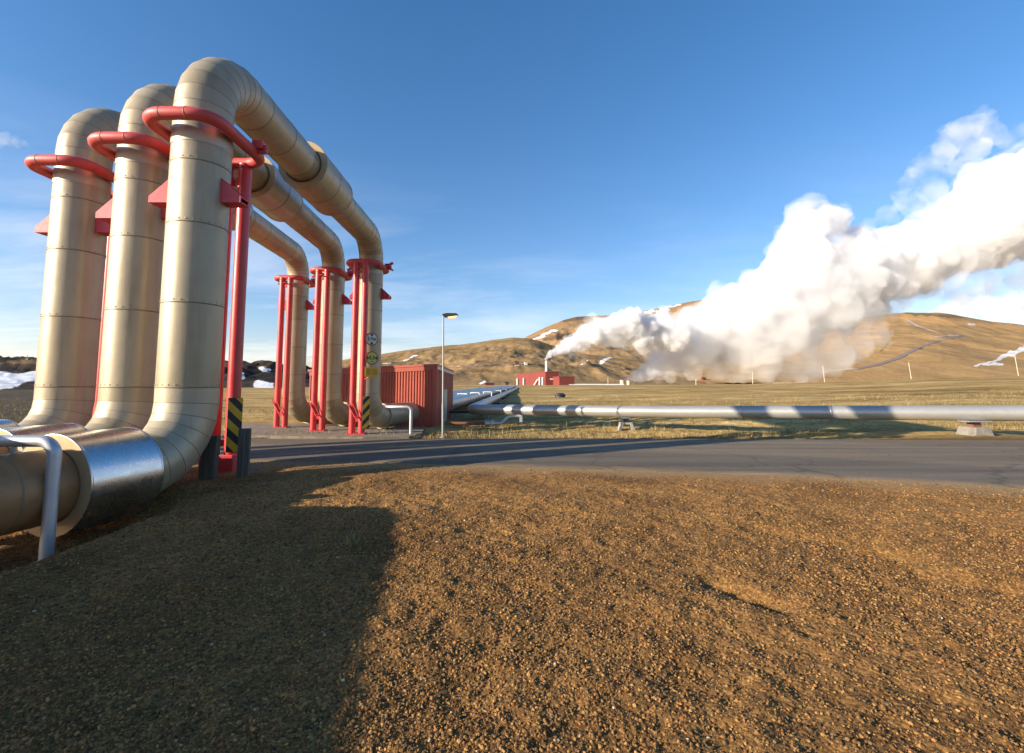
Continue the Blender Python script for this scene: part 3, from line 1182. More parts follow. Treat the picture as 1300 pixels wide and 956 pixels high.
# low white pipe leaving the station to the right, and steam outlets
a, b = W(722, 488.6, 292), W(792, 488.8, 300)
pipe_line("pipeline", [a, b], 0.62, WHITEP, "white pipe from the power station to the steam outlet", joints=0, seg=12)
for (px, py, rr, hh, lb) in ((790, 489, 1.5, 3.4, "left of two short pale steam silencers at the foot of the big plume"), (798, 489, 1.3, 3.0, "right of two short pale steam silencers at the foot of the big plume")):
    c = W(px, py, 322)
    root = thing("steam_silencer", lb, "silencer", (c.x, 322, gz(c.x, 322)), "steam silencers under the big plume")
    m = MB()
    zb = gz(c.x, 322)
    m.sweep([(c.x, 322, zb - 0.5), (c.x, 322, c.z + hh)], rr, 20, 0)
    m.band((c.x, 322, c.z + hh - 0.2), (0, 0, 1), rr, 0.35, 0.1, 20, 0)
    obj("drum", m, [PALE], root)

# two thin white pipelines at the foot of the mid hill
pipe_line("pipeline", [W(560, 493.2, 150), W(660, 491.6, 230)], 0.22, WHITEP, "upper thin white pipeline below the brown hill, left of the station", joints=0, seg=10)
pipe_line("pipeline", [W(574, 496.2, 95), W(657, 492.6, 190)], 0.18, WHITEP, "lower thin white pipeline below the brown hill, left of the station", joints=0, seg=10)


def shed(px, py, Y, w, d, h, mat, label, cat="shed", name="shed", group=None, z=None):
    c = W(px, py, Y)
    zb = c.z if z is None else z
    root = thing(name, label, cat, (c.x, Y, zb), group)
    m = MB()
    m.box((c.x, Y, zb + h / 2 - 0.4), (w, d, h + 0.8), 0, 0.25)
    obj("wall", m, [mat], root)
    m = MB()
    rz = 0.25
    R = Matrix.Rotation(rz, 4, "Z")
    def P(a, b, zz):
        q = R @ Vector((a, b, 0))
        return Vector((c.x + q.x, Y + q.y, zb + zz))
    o_ = 0.2
    A1, A2, B1, B2 = P(-w / 2 - o_, -d / 2 - o_, h), P(w / 2 + o_, -d / 2 - o_, h), P(-w / 2 - o_, d / 2 + o_, h), P(w / 2 + o_, d / 2 + o_, h)
    R1, R2 = P(-w / 2 - o_, 0, h * 1.28), P(w / 2 + o_, 0, h * 1.28)
    m.add([A1, A2, B1, B2, R1, R2], [[0, 1, 5, 4], [2, 4, 5, 3], [0, 4, 2], [1, 3, 5], [0, 2, 3, 1]])
    obj("roof", m, [DARKMETAL if mat is not WHITEP else ALU2], root)
    return root


shed(621, 491, 245, 4.6, 3.2, 1.5, PLANTRED, "small low red shed left of the power station")
shed(643, 491, 262, 1.8, 2.2, 2.0, RUST, "tiny rust brown hut beside the power station's left end")

# boulder in the field
bc = W(711, 507.5, 48)
m = MB()
bmb = bmesh.new()
bmesh.ops.create_icosphere(bmb, subdivisions=3, radius=0.42)
for v in bmb.verts:
    nz = 1 + 0.35 * float(fbm(v.co.x * 3 + 4, v.co.y * 3 + v.co.z * 5, 3, 3))
    v.co = Vector((v.co.x * nz * 1.2, v.co.y * nz, v.co.z * nz * 0.75))
bmb.verts.index_update()
m.add([v.co + Vector((bc.x, 48, gz(bc.x, 48) + 0.12)) for v in bmb.verts], [[v.index for v in f.verts] for f in bmb.faces], 0, True)
bmb.free()
tag(obj("boulder", m, [DARKMETAL]), "dark lone boulder lying in the grass before the power station", "boulder")
for k in range(len(m.v)):
    pass

# white poles along the field edge
pp = None
poles = [(772, 490.5, 480.5, 0.0), (883.6, 489, 481, 0.0), (955.7, 488.5, 472, 0.02), (1047, 486, 464.5, -0.05), (1157, 481.5, 460, -0.09), (1293, 477, 452, -0.09)]
plab = ["short white pole beside the white pipe near the station", "short white pole in front of the big steam plume", "white pole third from the left along the field edge", "white leaning pole in front of the drifting low steam", "white leaning pole below the zigzag track on the hill", "tall white leaning pole at the right edge of the field"]
for k, (px, yb_, yt, ln) in enumerate(poles):
    Y = 128.0
    b = W(px, yb_, Y)
    t = W(px, yt, Y)
    h = t.z - b.z
    if pp is None:
        pp = thing("marker_pole", plab[k], "marker pole", (b.x, Y, b.z), "white poles along the field edge")
        m = MB()
        m.sweep([(b.x, Y, b.z - 0.6), (b.x, Y, b.z + 1.0)], 0.095, 8, 0, r2=0.07)
        obj("pole", m, [PALE], pp)
        pp["h0"] = 1.0
        del pp["h0"]
        c = pp
    else:
        c = copy_tree(pp)
        c["label"] = plab[k]
    c.location = (b.x, Y, b.z)
    c.scale = (1, 1, h)
    c.rotation_euler = (0, ln, 0)

# ------------------------------------------------------------------ hills
def hill_mat(name, base, base2, dark, orange, snow=(0.72, 0.75, 0.80), scale=0.02):
    m, nt, b = new_mat(name)
    pos = geo_pos(nt)
    n1 = noise_node(nt, scale, 8, 0.62, pos, 0.5)
    r1 = ramp(nt, [(0.32, base), (0.62, base2)])
    nt.links.new(n1.outputs["Fac"], r1.inputs["Fac"])
    col = r1.outputs["Color"]
    n2 = noise_node(nt, scale * 3.2, 7, 0.7, mapped(nt, pos, (1, 0.35, 1.5)))
    r2 = ramp(nt, [(0.50, (0, 0, 0)), (0.70, (1, 1, 1))])
    nt.links.new(n2.outputs["Fac"], r2.inputs["Fac"])
    col = mixc(nt, math_node(nt, "MULTIPLY", r2.outputs["Color"], 0.28), col, dark)
    for attr, c in (("tint", orange), ("dark", dark), ("snow", snow)):
        at = N(nt, "ShaderNodeAttribute", attribute_name=attr)
        nn = noise_node(nt, scale * (5 if attr != "snow" else 9), 7, 0.72, pos)
        f = math_node(nt, "ADD", at.outputs["Fac"], math_node(nt, "MULTIPLY", math_node(nt, "SUBTRACT", nn.outputs["Fac"], 0.5), 0.9 if attr != "snow" else 0.9))
        rr = ramp(nt, [(0.35 if attr != "snow" else 0.45, (0, 0, 0)), (0.70 if attr != "snow" else 0.55, (1, 1, 1))])
        nt.links.new(f, rr.inputs["Fac"])
        ff = math_node(nt, "MULTIPLY", rr.outputs["Color"], 0.85 if attr != "snow" else 1.0)
        col = mixc(nt, ff, col, c)
    nt.links.new(col, b.inputs["Base Color"])
    b.inputs["Roughness"].default_value = 0.95
    b.inputs["Specular IOR Level"].default_value = 0.1
    n7 = noise_node(nt, scale * 14, 6, 0.72, mapped(nt, pos, (1, 0.5, 1.5)))
    r7 = ramp(nt, [(0.3, (0.78, 0.77, 0.75)), (0.7, (1.18, 1.18, 1.18))])
    nt.links.new(n7.outputs["Fac"], r7.inputs["Fac"])
    nt.links.new(mixc(nt, 1.0, col, r7.outputs["Color"], "MULTIPLY"), b.inputs["Base Color"])
    hsum = math_node(nt, "ADD", n2.outputs["Fac"], math_node(nt, "MULTIPLY", n7.outputs["Fac"], 0.35))
    bump(nt, b, hsum, 0.45, 2.5)
    return m


def cap_mask(px, py, caps, seed, wob=1.0):
    out = np.zeros_like(px)
    wx = px + wob * 5 * fbm(px / 9.0, py / 4.0, 3, seed)
    wy = py + wob * 2.5 * fbm(px / 7.0, py / 4.0, 3, seed + 7)
    for (x1, y1, x2, y2, r) in caps:
        dx, dy = x2 - x1, y2 - y1
        L2 = dx * dx + dy * dy + 1e-9
        t = np.clip(((wx - x1) * dx + (wy - y1) * dy) / L2, 0, 1)
        d = np.hypot(wx - x1 - t * dx, wy - y1 - t * dy) * (1.5 if wob == 1.01 else 1.0)
        out = np.maximum(out, np.clip(1.0 - 0.5 * d / r, 0, 1))
    return out


class Hill:
    def __init__(self, name, sky, Df, Dc, mat, seed, px0, px1, nu=260, nv=110, amp=6.0, nscale=70.0, ridge=0.5, zf=0.5, snow=(), dark=(), tint=(), power=1.0, back=0.6, knoll=()):
        self.sky, self.Df, self.Dc, self.seed = sky, Df, Dc, seed
        self.amp, self.ns, self.ridge, self.zf, self.power, self.back, self.knoll = amp, nscale, ridge, zf, power, back, knoll
        us = np.linspace(px0, px1, nu)
        vs = np.concatenate([np.linspace(0, 1, nv), 1 + np.linspace(0.03, back, 14)])
        U, V = np.meshgrid(us, vs)
        Y = Df + (Dc - Df) * V
        X = (U - 650) / 614.0 * Y
        Z = self.height(X, Y)
        verts = np.stack([X, Y, Z], -1).reshape(-1, 3)
        nr = len(vs)
        idx = np.arange(nr * nu).reshape(nr, nu)
        faces = np.stack([idx[:-1, :-1], idx[:-1, 1:], idx[1:, 1:], idx[1:, :-1]], -1).reshape(-1, 4)
        me = bpy.data.meshes.new(name)
        me.from_pydata(verts.tolist(), [], faces.tolist())
        me.polygons.foreach_set("use_smooth", [True] * len(me.polygons))
        me.materials.append(mat)
        f = Y * CP + (Z - H) * SP
        u = -Y * SP + (Z - H) * CP
        PX, PY = CX + F * X / f, CY - F * u / f
        for nm, caps in (("snow", snow), ("dark", dark), ("tint", tint)):
            at = me.attributes.new(nm, "FLOAT", "POINT")
            val = cap_mask(PX, PY, caps, seed + 31, 1.01 if nm == "snow" and name == "hill" and Dc > 600 else 1.0) if len(caps) else np.zeros_like(PX)
            at.data.foreach_set("value", val.reshape(-1).astype(np.float32))
        o = bpy.data.objects.new(name, me)
        COL.objects.link(o)
        tag(o, kind="structure")
        self.o = o

    def height(self, X, Y):
        U = 650 + 614 * X / Y
        V = (Y - self.Df) / (self.Dc - self.Df)
        sx = [s[0] for s in self.sky]
        sy = np.array([s[1] for s in self.sky], float)
        sp = np.interp(U, sx, sy)
        b = -(sp - CY) / F
        el = (SP + b * CP) / (CP - b * SP)
        # px of skyline is stretched slightly by the pitch; good enough at these elevations
        Hc = H + el * self.Dc
        v = np.clip(V, 0, 1)
        prof = (v ** self.power) * (1 - 0.35 * (1 - v) * v)
        vb = np.clip((V - 1) / self.back, 0, 1)
        prof = prof * (1 - vb * vb * 0.9)
        z = self.zf + (Hc - self.zf) * prof
        n = fbm(X / self.ns, Y / self.ns, 6, self.seed, 0.55)
        rd = 0.5 - np.abs(fbm(X / (self.ns * 0.55), Y / (self.ns * 1.6), 5, self.seed + 50, 0.55))
        env = np.clip(v * 4, 0, 1) * (1 - 0.85 * sstep(0.75, 1.0, v))
        z = z + self.amp * env * (n + self.ridge * (rd - 0.35))
        for (kx, ky, hw, hv, hh) in self.knoll:
            z = z + hh * np.exp(-((U - kx) / hw) ** 2 - ((V - ky) / hv) ** 2) * (1 + 0.6 * fbm(X / 14.0, Y / 40.0, 4, 91))
        return z

    def hit(self, px, py):
        r = ray(px, py)
        ys = np.linspace(self.Df, self.Dc * 1.02, 1500)
        X = r[0] / r[1] * ys
        Zr = H + r[2] / r[1] * ys
        Zh = self.height(X, ys)
        k = np.argmax(Zr < Zh)
        if not (Zr < Zh).any():
            k = len(ys) - 1
        return Vector((X[k], ys[k], float(Zh[k])))


BR = hill_mat("brown_hillside", (0.20, 0.128, 0.055), (0.31, 0.20, 0.092), (0.13, 0.085, 0.04), (0.42, 0.26, 0.12), scale=0.022)
MT = hill_mat("mountain_side", (0.20, 0.130, 0.066), (0.31, 0.20, 0.10), (0.11, 0.076, 0.046), (0.38, 0.22, 0.10), scale=0.010)
RH = hill_mat("ochre_hillside", (0.275, 0.172, 0.073), (0.40, 0.25, 0.108), (0.17, 0.115, 0.055), (0.48, 0.28, 0.115), snow=(0.62, 0.60, 0.58), scale=0.018)
LV = hill_mat("shaded_lava_hillside", (0.030, 0.023, 0.017), (0.075, 0.052, 0.034), (0.012, 0.010, 0.009), (0.20, 0.13, 0.06), snow=(0.66, 0.68, 0.72), scale=0.03)  # lava rock, with the slopes' shade put into its dark colours

mid = Hill("hill", [(200, 474), (330, 470), (395, 466), (440, 456), (484, 449.5), (520, 444), (560, 439.5), (600, 435.5), (625, 431.5), (651, 428.3), (672, 429.5), (684, 432), (700, 438), (730, 447), (760, 452), (800, 456), (850, 462), (900, 472), (960, 486)],
           430, 1000, BR, 3, 190, 980, nu=520, nv=170, amp=9, nscale=120, ridge=1.2, zf=0.2,
           snow=[(512, 458, 528, 451.5, 0.8), (486, 461.5, 497, 459.5, 0.6), (608, 487, 614, 484, 1.4), (762, 461, 781, 449, 2.6), (735, 463, 748, 457, 0.6), (652, 463, 664, 461.5, 0.7)],
           dark=[(525, 451, 538, 446.5, 2.4), (612, 477, 617, 483, 3.0), (600, 470, 626, 472, 2.0), (675, 463, 690, 466, 1.8), (770, 432, 790, 440, 7), (775, 440, 762, 437, 4)],  # the wide cap beside the knoll paints its shade into the colour
           tint=[(540, 462, 600, 459, 3), (690, 455, 740, 452, 6), (585, 466, 560, 466, 2)],
           knoll=[(742, 0.42, 26, 0.14, 7.0), (655, 0.20, 40, 0.06, 5.0)])
mtn = Hill("hill", [(560, 470), (640, 446), (668, 428), (684, 420.5), (700, 413), (715, 407), (732, 402.5), (752, 400.6), (776, 400.6), (795, 399), (810, 397), (833, 392), (860, 387), (892, 381.5), (905, 379.2), (916, 378.4), (930, 380), (946, 383.5), (965, 392), (1000, 407), (1040, 418), (1080, 430), (1140, 455)],
           1050, 2600, MT, 21, 550, 1160, nu=520, nv=170, amp=32, nscale=300, ridge=1.0, zf=10,
           snow=[(678, 430, 706, 419, 1.9), (739, 419.5, 751, 411, 1.7), (770, 408, 812, 398.5, 2.0), (782, 406, 800, 405, 1.3), (816, 399, 830, 393.5, 2.2), (835, 392, 862, 387, 1.2), (913, 405.5, 952, 394.5, 3.0), (925, 402, 945, 402, 2.0), (870, 405, 880, 400, 1.0)],
           dark=[(918, 379, 945, 383, 2.0), (715, 407, 750, 401, 2.6), (690, 430, 730, 424, 2.5)],
           tint=[(700, 437, 740, 430, 3), (860, 395, 905, 384, 6), (840, 402, 850, 415, 3)])
rgt = Hill("hill", [(760, 486), (820, 470), (880, 452), (940, 436), (1000, 424.5), (1041, 415.5), (1069, 408), (1097, 404), (1120, 400), (1138, 398), (1157, 396.8), (1175, 397.2), (1196, 397), (1212, 399), (1231, 402.7), (1265, 408.5), (1300, 412), (1350, 418), (1450, 430)],
           560, 1400, RH, 43, 755, 1480, nu=560, nv=170, amp=11, nscale=200, ridge=0.8, zf=3.5, power=0.92,
           snow=[(1238, 464, 1262, 459, 1.6), (1262, 459, 1284, 448, 3.6), (1284, 449, 1312, 438, 5.0), (1248, 463, 1275, 462, 1.2), (1228, 411, 1237, 412.5, 1.8)],
           dark=[(1150, 397.5, 1215, 402, 1.6), (1215, 402, 1310, 412, 1.2), (1133, 431, 1116, 447, 0.8), (1075, 408, 1060, 413, 2.2)],
           tint=[(1010, 443, 1110, 420, 14), (950, 452, 1010, 438, 10), (1100, 432, 1120, 414, 9), (1150, 404, 1210, 409, 5), (1215, 410, 1300, 416, 3), (1085, 442, 1100, 448, 5)])
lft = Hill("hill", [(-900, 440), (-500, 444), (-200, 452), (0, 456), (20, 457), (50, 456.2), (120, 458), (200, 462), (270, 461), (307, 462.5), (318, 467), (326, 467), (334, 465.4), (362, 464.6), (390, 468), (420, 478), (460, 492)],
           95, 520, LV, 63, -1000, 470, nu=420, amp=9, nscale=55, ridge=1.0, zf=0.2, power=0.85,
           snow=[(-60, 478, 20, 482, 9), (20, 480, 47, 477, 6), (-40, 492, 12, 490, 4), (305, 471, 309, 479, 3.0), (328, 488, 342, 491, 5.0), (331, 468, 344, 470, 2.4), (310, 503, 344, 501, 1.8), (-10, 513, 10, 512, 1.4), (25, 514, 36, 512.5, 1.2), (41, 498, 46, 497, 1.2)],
           dark=[(0, 505, 60, 500, 12), (312, 475, 350, 480, 8)], tint=[(-20, 460, 60, 460, 2.5), (325, 467, 362, 466, 1.6), (-30, 524, 60, 522, 2)])  # dark caps paint the shaded parts of the slope

# a higher ridge added far left, outside the frame, to keep the left slopes in the shade (as the low sun does in the photograph)
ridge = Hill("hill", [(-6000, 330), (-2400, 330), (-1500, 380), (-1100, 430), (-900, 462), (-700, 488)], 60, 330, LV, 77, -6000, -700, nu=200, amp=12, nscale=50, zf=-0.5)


def ribbon(name, hill, pxs, w, mat, label, cat, lift=0.5):
    pts = []
    for (a, b) in zip(pxs[:-1], pxs[1:]):
        for t in np.linspace(0, 1, 14, endpoint=False):
            pts.append((a[0] + (b[0] - a[0]) * t, a[1] + (b[1] - a[1]) * t))
    pts.append(pxs[-1])
    P = [hill.hit(*p) for p in pts]
    vs, fs = [], []
    for i, p in enumerate(P):
        d = (P[min(i + 1, len(P) - 1)] - P[max(i - 1, 0)])
        s = Vector((-d.y, d.x, 0)).normalized() * w / 2
        for sg in (-1, 1):
            q = p + s * sg
            q.z = float(hill.height(np.array([q.x]), np.array([q.y]))[0]) + lift
            vs.append(q)
    for i in range(len(P) - 1):
        fs.append([2 * i, 2 * i + 1, 2 * i + 3, 2 * i + 2])
    m = MB()
    m.add(vs, fs, 0, True)
    o = obj(name, m, [mat])
    tag(o, kind="structure")
    return o


TRACK = paint_mat("track_gravel", (0.20, 0.15, 0.135), 0.9, 0, 0.15, dent=0)
TRACKL = paint_mat("pale_track_gravel", (0.42, 0.36, 0.30), 0.9, 0, 0.15, dent=0)
ribbon("path", rgt, [(1086, 469), (1115, 463), (1140, 455), (1165, 442), (1190, 433), (1220, 426.5)], 7.0, TRACK, None, None)
ribbon("path", rgt, [(1150, 405.5), (1165, 414), (1185, 421), (1205, 425.5), (1218, 426.5)], 7.0, TRACKL, None, None)
ribbon("path", rgt, [(1186, 428), (1205, 426.5), (1219, 425.5)], 4.0, TRACKL, None, None)
ribbon("path", rgt, [(1020, 473), (1060, 471), (1086, 468.5)], 6.0, TRACKL, None, None)
ribbon("path", mid, [(560, 467), (600, 466), (640, 463.5), (665, 462), (678, 463)], 2.2, TRACK, None, None)
for (px, py, w, h, mat, lb) in ((656, 463.2, 4.6, 3.0, RUST, "reddish hut on the brown hillside left of the chimney"), (667.5, 463, 3.2, 2.6, WHITEP, "white hut on the brown hillside left of the chimney")):
    p = mid.hit(px, py)
    shed(px, py, p.y, w, 3.0, h, mat, lb, "hut", "hut", "huts on the brown hillside", z=p.z)
p = rgt.hit(893, 482.5)
shed(893, 482.5, p.y, 5.0, 4.0, 2.6, PLANTRED, "small red hut half hidden in drifting steam", "hut", "hut", None, z=p.z)

# tiny lookout hut on the left ridge
p = lft.hit(35, 457.5)
root = thing("lookout_hut", "tiny dark lookout hut on the left ridge against the sky", "hut", (p.x, p.y, p.z))
s_ = p.y / 614.0
m = MB()
m.box((p.x, p.y, p.z + 1.2 * s_), (3.6 * s_, 2.0 * s_, 2.4 * s_), 0)
obj("wall", m, [DARKMETAL], root)
m = MB()
m.sweep([(p.x - 0.6 * s_, p.y, p.z + 2.2 * s_), (p.x - 0.6 * s_, p.y, p.z + 6.5 * s_)], 0.25 * s_, 6)
m.sweep([(p.x + 0.9 * s_, p.y, p.z + 2.2 * s_), (p.x + 0.9 * s_, p.y, p.z + 4.5 * s_)], 0.2 * s_, 6)
obj("mast", m, [DARKMETAL], root)

# ------------------------------------------------------------------ ground sheet
def spaced(segments):
    out = [segments[0][0]]
    for (a, b, s0, s1) in segments:
        x = a
        n = max(2, int(round(abs(b - a) / ((s0 + s1) / 2))))
        t = np.linspace(0, 1, n + 1)[1:]
        if abs(s1 - s0) < 1e-9:
            w = t
        else:
            q = s1 / s0
            w = (q ** t - 1) / (q - 1)
        out += list(a + (b - a) * w)
    return np.array(out)


xs_r = spaced([(0, 3.2, 0.024, 0.024), (3.2, 9.5, 0.028, 0.05), (9.5, 30, 0.06, 1.0), (30, 200, 1.2, 12), (200, 4500, 15, 500)])
xs_l = -spaced([(0, 2.6, 0.024, 0.024), (2.6, 9.5, 0.030, 0.06), (9.5, 30, 0.08, 1.0), (30, 200, 1.2, 12), (200, 4500, 15, 500)])
xs = np.concatenate([xs_l[::-1], xs_r[1:]])
ys = spaced([(-600, -20, 300, 4), (-20, 1.6, 3.5, 0.12), (1.6, 5.0, 0.018, 0.020), (5.0, 10.2, 0.022, 0.045), (10.2, 20, 0.07, 0.14), (20, 60, 0.16, 0.9), (60, 300, 1.0, 12), (300, 4500, 15, 500)])
GX, GY = np.meshgrid(xs, ys)
GZ = g(GX, GY)
rn, rf = road_near(GX), road_far(GX)
on_road = sstep(-0.02, 0.10, GY - rn) * sstep(0.02, -0.10, GY - rf)
front = sstep(0.0, 0.9, rn - GY)                 # gravel apron in front of the road
lump = 0.040 * fbm(GX * 0.9, GY * 0.9, 3, 101) + 0.026 * np.clip(fbm(GX * 3.1, GY * 3.1, 3, 111), -0.3, 1) \
    + 0.019 * fbm(GX * 9, GY * 9, 3, 121) + 0.013 * fbm(GX * 19, GY * 19, 2, 131)
# two scrapes in the gravel, lower right
for (sx, sy, ex, ey, w, dep) in ((1.35, 3.35, 1.55, 3.0, 0.10, 0.06), (2.2, 4.5, 3.0, 3.9, 0.14, 0.05), (2.55, 3.6, 3.3, 3.3, 0.13, 0.05), (-2.1, 4.2, -1.2, 4.5, 0.15, 0.04)):
    dx, dy = ex - sx, ey - sy
    t = np.clip(((GX - sx) * dx + (GY - sy) * dy) / (dx * dx + dy * dy), 0, 1)
    d2 = (GX - sx - t * dx) ** 2 + (GY - sy - t * dy) ** 2
    lump = lump - dep * np.exp(-d2 / (w * w))
calm = 1 - 0.65 * sstep(5.0, 8.5, GY)
GZ = GZ + lump * front * calm * sstep(-3, 1, GY)
GZ = GZ - 0.03 * on_road
back = sstep(0.0, 0.5, GY - rf) * sstep(60, 15, GY)
GZ = GZ + back * (0.06 * fbm(GX * 2.3, GY * 2.3, 3, 141) + 0.05 * fbm(GX * 7, GY * 7, 2, 151) * sstep(20, 15, GY))
nx_, ny_ = len(xs), len(ys)
verts = np.stack([GX, GY, GZ], -1).reshape(-1, 3)
idx = np.arange(nx_ * ny_).reshape(ny_, nx_)
quads = np.stack([idx[:-1, :-1], idx[:-1, 1:], idx[1:, 1:], idx[1:, :-1]], -1).reshape(-1, 4)


def fast_mesh(name, verts, faces, smooth=True):
    me = bpy.data.meshes.new(name)
    k = faces.shape[1]
    me.vertices.add(len(verts))
    me.vertices.foreach_set("co", np.ascontiguousarray(verts, dtype=np.float32).reshape(-1))
    me.loops.add(len(faces) * k)
    me.loops.foreach_set("vertex_index", np.ascontiguousarray(faces, dtype=np.int32).reshape(-1))
    me.polygons.add(len(faces))
    me.polygons.foreach_set("loop_start", np.arange(0, len(faces) * k, k, dtype=np.int32))
    me.polygons.foreach_set("use_smooth", np.full(len(faces), smooth))
    me.update(calc_edges=True)
    return me


me = fast_mesh("ground", verts, quads)
for nm, val in (("shoulder", sstep(0.75, 0.10, rn - GY + 0.35 * fbm(GX * 1.2, GY * 1.2, 3, 171)) * sstep(-0.6, 0.0, rn - GY + 0.5)),
                ("apron", sstep(-0.5, 0.4, rn - GY)),
                ("verge", sstep(2.2, 0.2, GY - rf + 0.6 * fbm(GX, GY, 3, 181)) * (GY > rn)),
                ("shaded_rough", sstep(-0.74, -0.92, GX / np.maximum(GY, 1.0) + 0.10 * fbm(GX / 5, GY / 5, 3, 401)) * sstep(15, 18, GY)),
                ("near_dark", sstep(6.4, 3.0, GY + 1.6 * fbm(GX * 0.5, GY * 0.5, 3, 191)))):
    at = me.attributes.new(nm, "FLOAT", "POINT")
    at.data.foreach_set("value", np.broadcast_to(val, GX.shape).reshape(-1).astype(np.float32))


def ground_mat():
    m, nt, b = new_mat("cinder_gravel_and_field")
    pos = geo_pos(nt)

    def attr(n):
        return N(nt, "ShaderNodeAttribute", attribute_name=n).outputs["Fac"]
    # cinder gravel: ochre brown crumbs of many shades
    n1 = noise_node(nt, 55, 4, 0.7, pos)
    r1 = ramp(nt, [(0.28, (0.075, 0.038, 0.015)), (0.46, (0.17, 0.094, 0.036)), (0.60, (0.27, 0.158, 0.06)), (0.74, (0.36, 0.235, 0.11))])
    nt.links.new(n1.outputs["Fac"], r1.inputs["Fac"])
    n2 = noise_node(nt, 1.1, 5, 0.6, pos)
    r2 = ramp(nt, [(0.32, (0.58, 0.52, 0.48)), (0.52, (1.0, 0.98, 0.95)), (0.68, (1.30, 1.25, 1.15))])
    nt.links.new(n2.outputs["Fac"], r2.inputs["Fac"])
    grav = mixc(nt, 1.0, r1.outputs["Color"], r2.outputs["Color"], "MULTIPLY")
    vo = N(nt, "ShaderNodeTexVoronoi")
    vo.inputs["Scale"].default_value = 42
    nt.links.new(pos, vo.inputs["Vector"])
    hsv = N(nt, "ShaderNodeSeparateColor")
    nt.links.new(vo.outputs["Color"], hsv.inputs["Color"])
    rv = ramp(nt, [(0.0, (0.55, 0.5, 0.45)), (0.6, (1, 1, 1)), (0.95, (1.5, 1.45, 1.4))])
    nt.links.new(hsv.outputs["Red"], rv.inputs["Fac"])
    grav = mixc(nt, 0.8, grav, rv.outputs["Color"], "MULTIPLY")
    grav = mixc(nt, math_node(nt, "MULTIPLY", attr("near_dark"), 0.30), grav, (0.055, 0.032, 0.014))  # gravel gets darker towards the camera, in uneven patches
    # thin moss patches
    n5 = noise_node(nt, 1.7, 6, 0.7, pos)
    r5 = ramp(nt, [(0.60, (0, 0, 0)), (0.74, (1, 1, 1))])
    nt.links.new(n5.outputs["Fac"], r5.inputs["Fac"])
    grav = mixc(nt, math_node(nt, "MULTIPLY", r5.outputs["Color"], 0.35), grav, (0.11, 0.088, 0.03))
    # grey road grit on the shoulder
    n6 = noise_node(nt, 70, 3, 0.7, pos)
    r6 = ramp(nt, [(0.3, (0.15, 0.105, 0.06)), (0.7, (0.32, 0.225, 0.13))])
    nt.links.new(n6.outputs["Fac"], r6.inputs["Fac"])
    grav = mixc(nt, math_node(nt, "MULTIPLY", attr("shoulder"), 0.8), grav, r6.outputs["Color"])
    # field: dry grass, in long soft bands, with moss
    nb = noise_node(nt, 0.11, 6, 0.62, mapped(nt, pos, (0.35, 1.4, 1)))
    rb = ramp(nt, [(0.28, (0.16, 0.105, 0.032)), (0.42, (0.34, 0.225, 0.075)), (0.56, (0.50, 0.345, 0.14)), (0.72, (0.64, 0.48, 0.25))])
    nt.links.new(nb.outputs["Fac"], rb.inputs["Fac"])
    ng = noise_node(nt, 6.0, 5, 0.7, pos)
    rg = ramp(nt, [(0.3, (0.55, 0.55, 0.5)), (0.7, (1.35, 1.3, 1.2))])
    nt.links.new(ng.outputs["Fac"], rg.inputs["Fac"])
    field = mixc(nt, 1.0, rb.outputs["Color"], rg.outputs["Color"], "MULTIPLY")
    nt_ = noise_node(nt, 0.55, 6, 0.7, mapped(nt, pos, (0.5, 1.0, 1)))
    rt_ = ramp(nt, [(0.38, (0.55, 0.52, 0.48)), (0.56, (1.05, 1.04, 1.02))])
    nt.links.new(nt_.outputs["Fac"], rt_.inputs["Fac"])
    field = mixc(nt, 0.85, field, rt_.outputs["Color"], "MULTIPLY")
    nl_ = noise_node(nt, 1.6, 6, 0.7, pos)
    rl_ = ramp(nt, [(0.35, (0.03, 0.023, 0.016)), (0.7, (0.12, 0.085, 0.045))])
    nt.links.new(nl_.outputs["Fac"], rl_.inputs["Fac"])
    field = mixc(nt, attr("shaded_rough"), field, rl_.outputs["Color"])  # far-left rough ground, its shade put into this dark colour
    # roadside verge: bare brown soil
    nv = noise_node(nt, 9, 5, 0.7, pos)
    rv2 = ramp(nt, [(0.3, (0.075, 0.045, 0.02)), (0.7, (0.20, 0.125, 0.055))])
    nt.links.new(nv.outputs["Fac"], rv2.inputs["Fac"])
    field = mixc(nt, attr("verge"), field, rv2.outputs["Color"])
    grav = mixc(nt, 1.0, grav, (1.22, 1.15, 1.01), "MULTIPLY")
    col = mixc(nt, attr("apron"), field, grav)
    nt.links.new(col, b.inputs["Base Color"])
    b.inputs["Roughness"].default_value = 0.95
    b.inputs["Specular IOR Level"].default_value = 0.15
    # fine relief below the mesh resolution
    h1 = math_node(nt, "MULTIPLY", n1.outputs["Fac"], 1.0)
    h2 = math_node(nt, "MULTIPLY", vo.outputs["Distance"], -1.6)
    h = math_node(nt, "ADD", h1, h2)
    bump(nt, b, h, 0.40, 0.011)
    return m


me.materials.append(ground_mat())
go = bpy.data.objects.new("ground", me)
COL.objects.link(go)
tag(go, kind="structure")

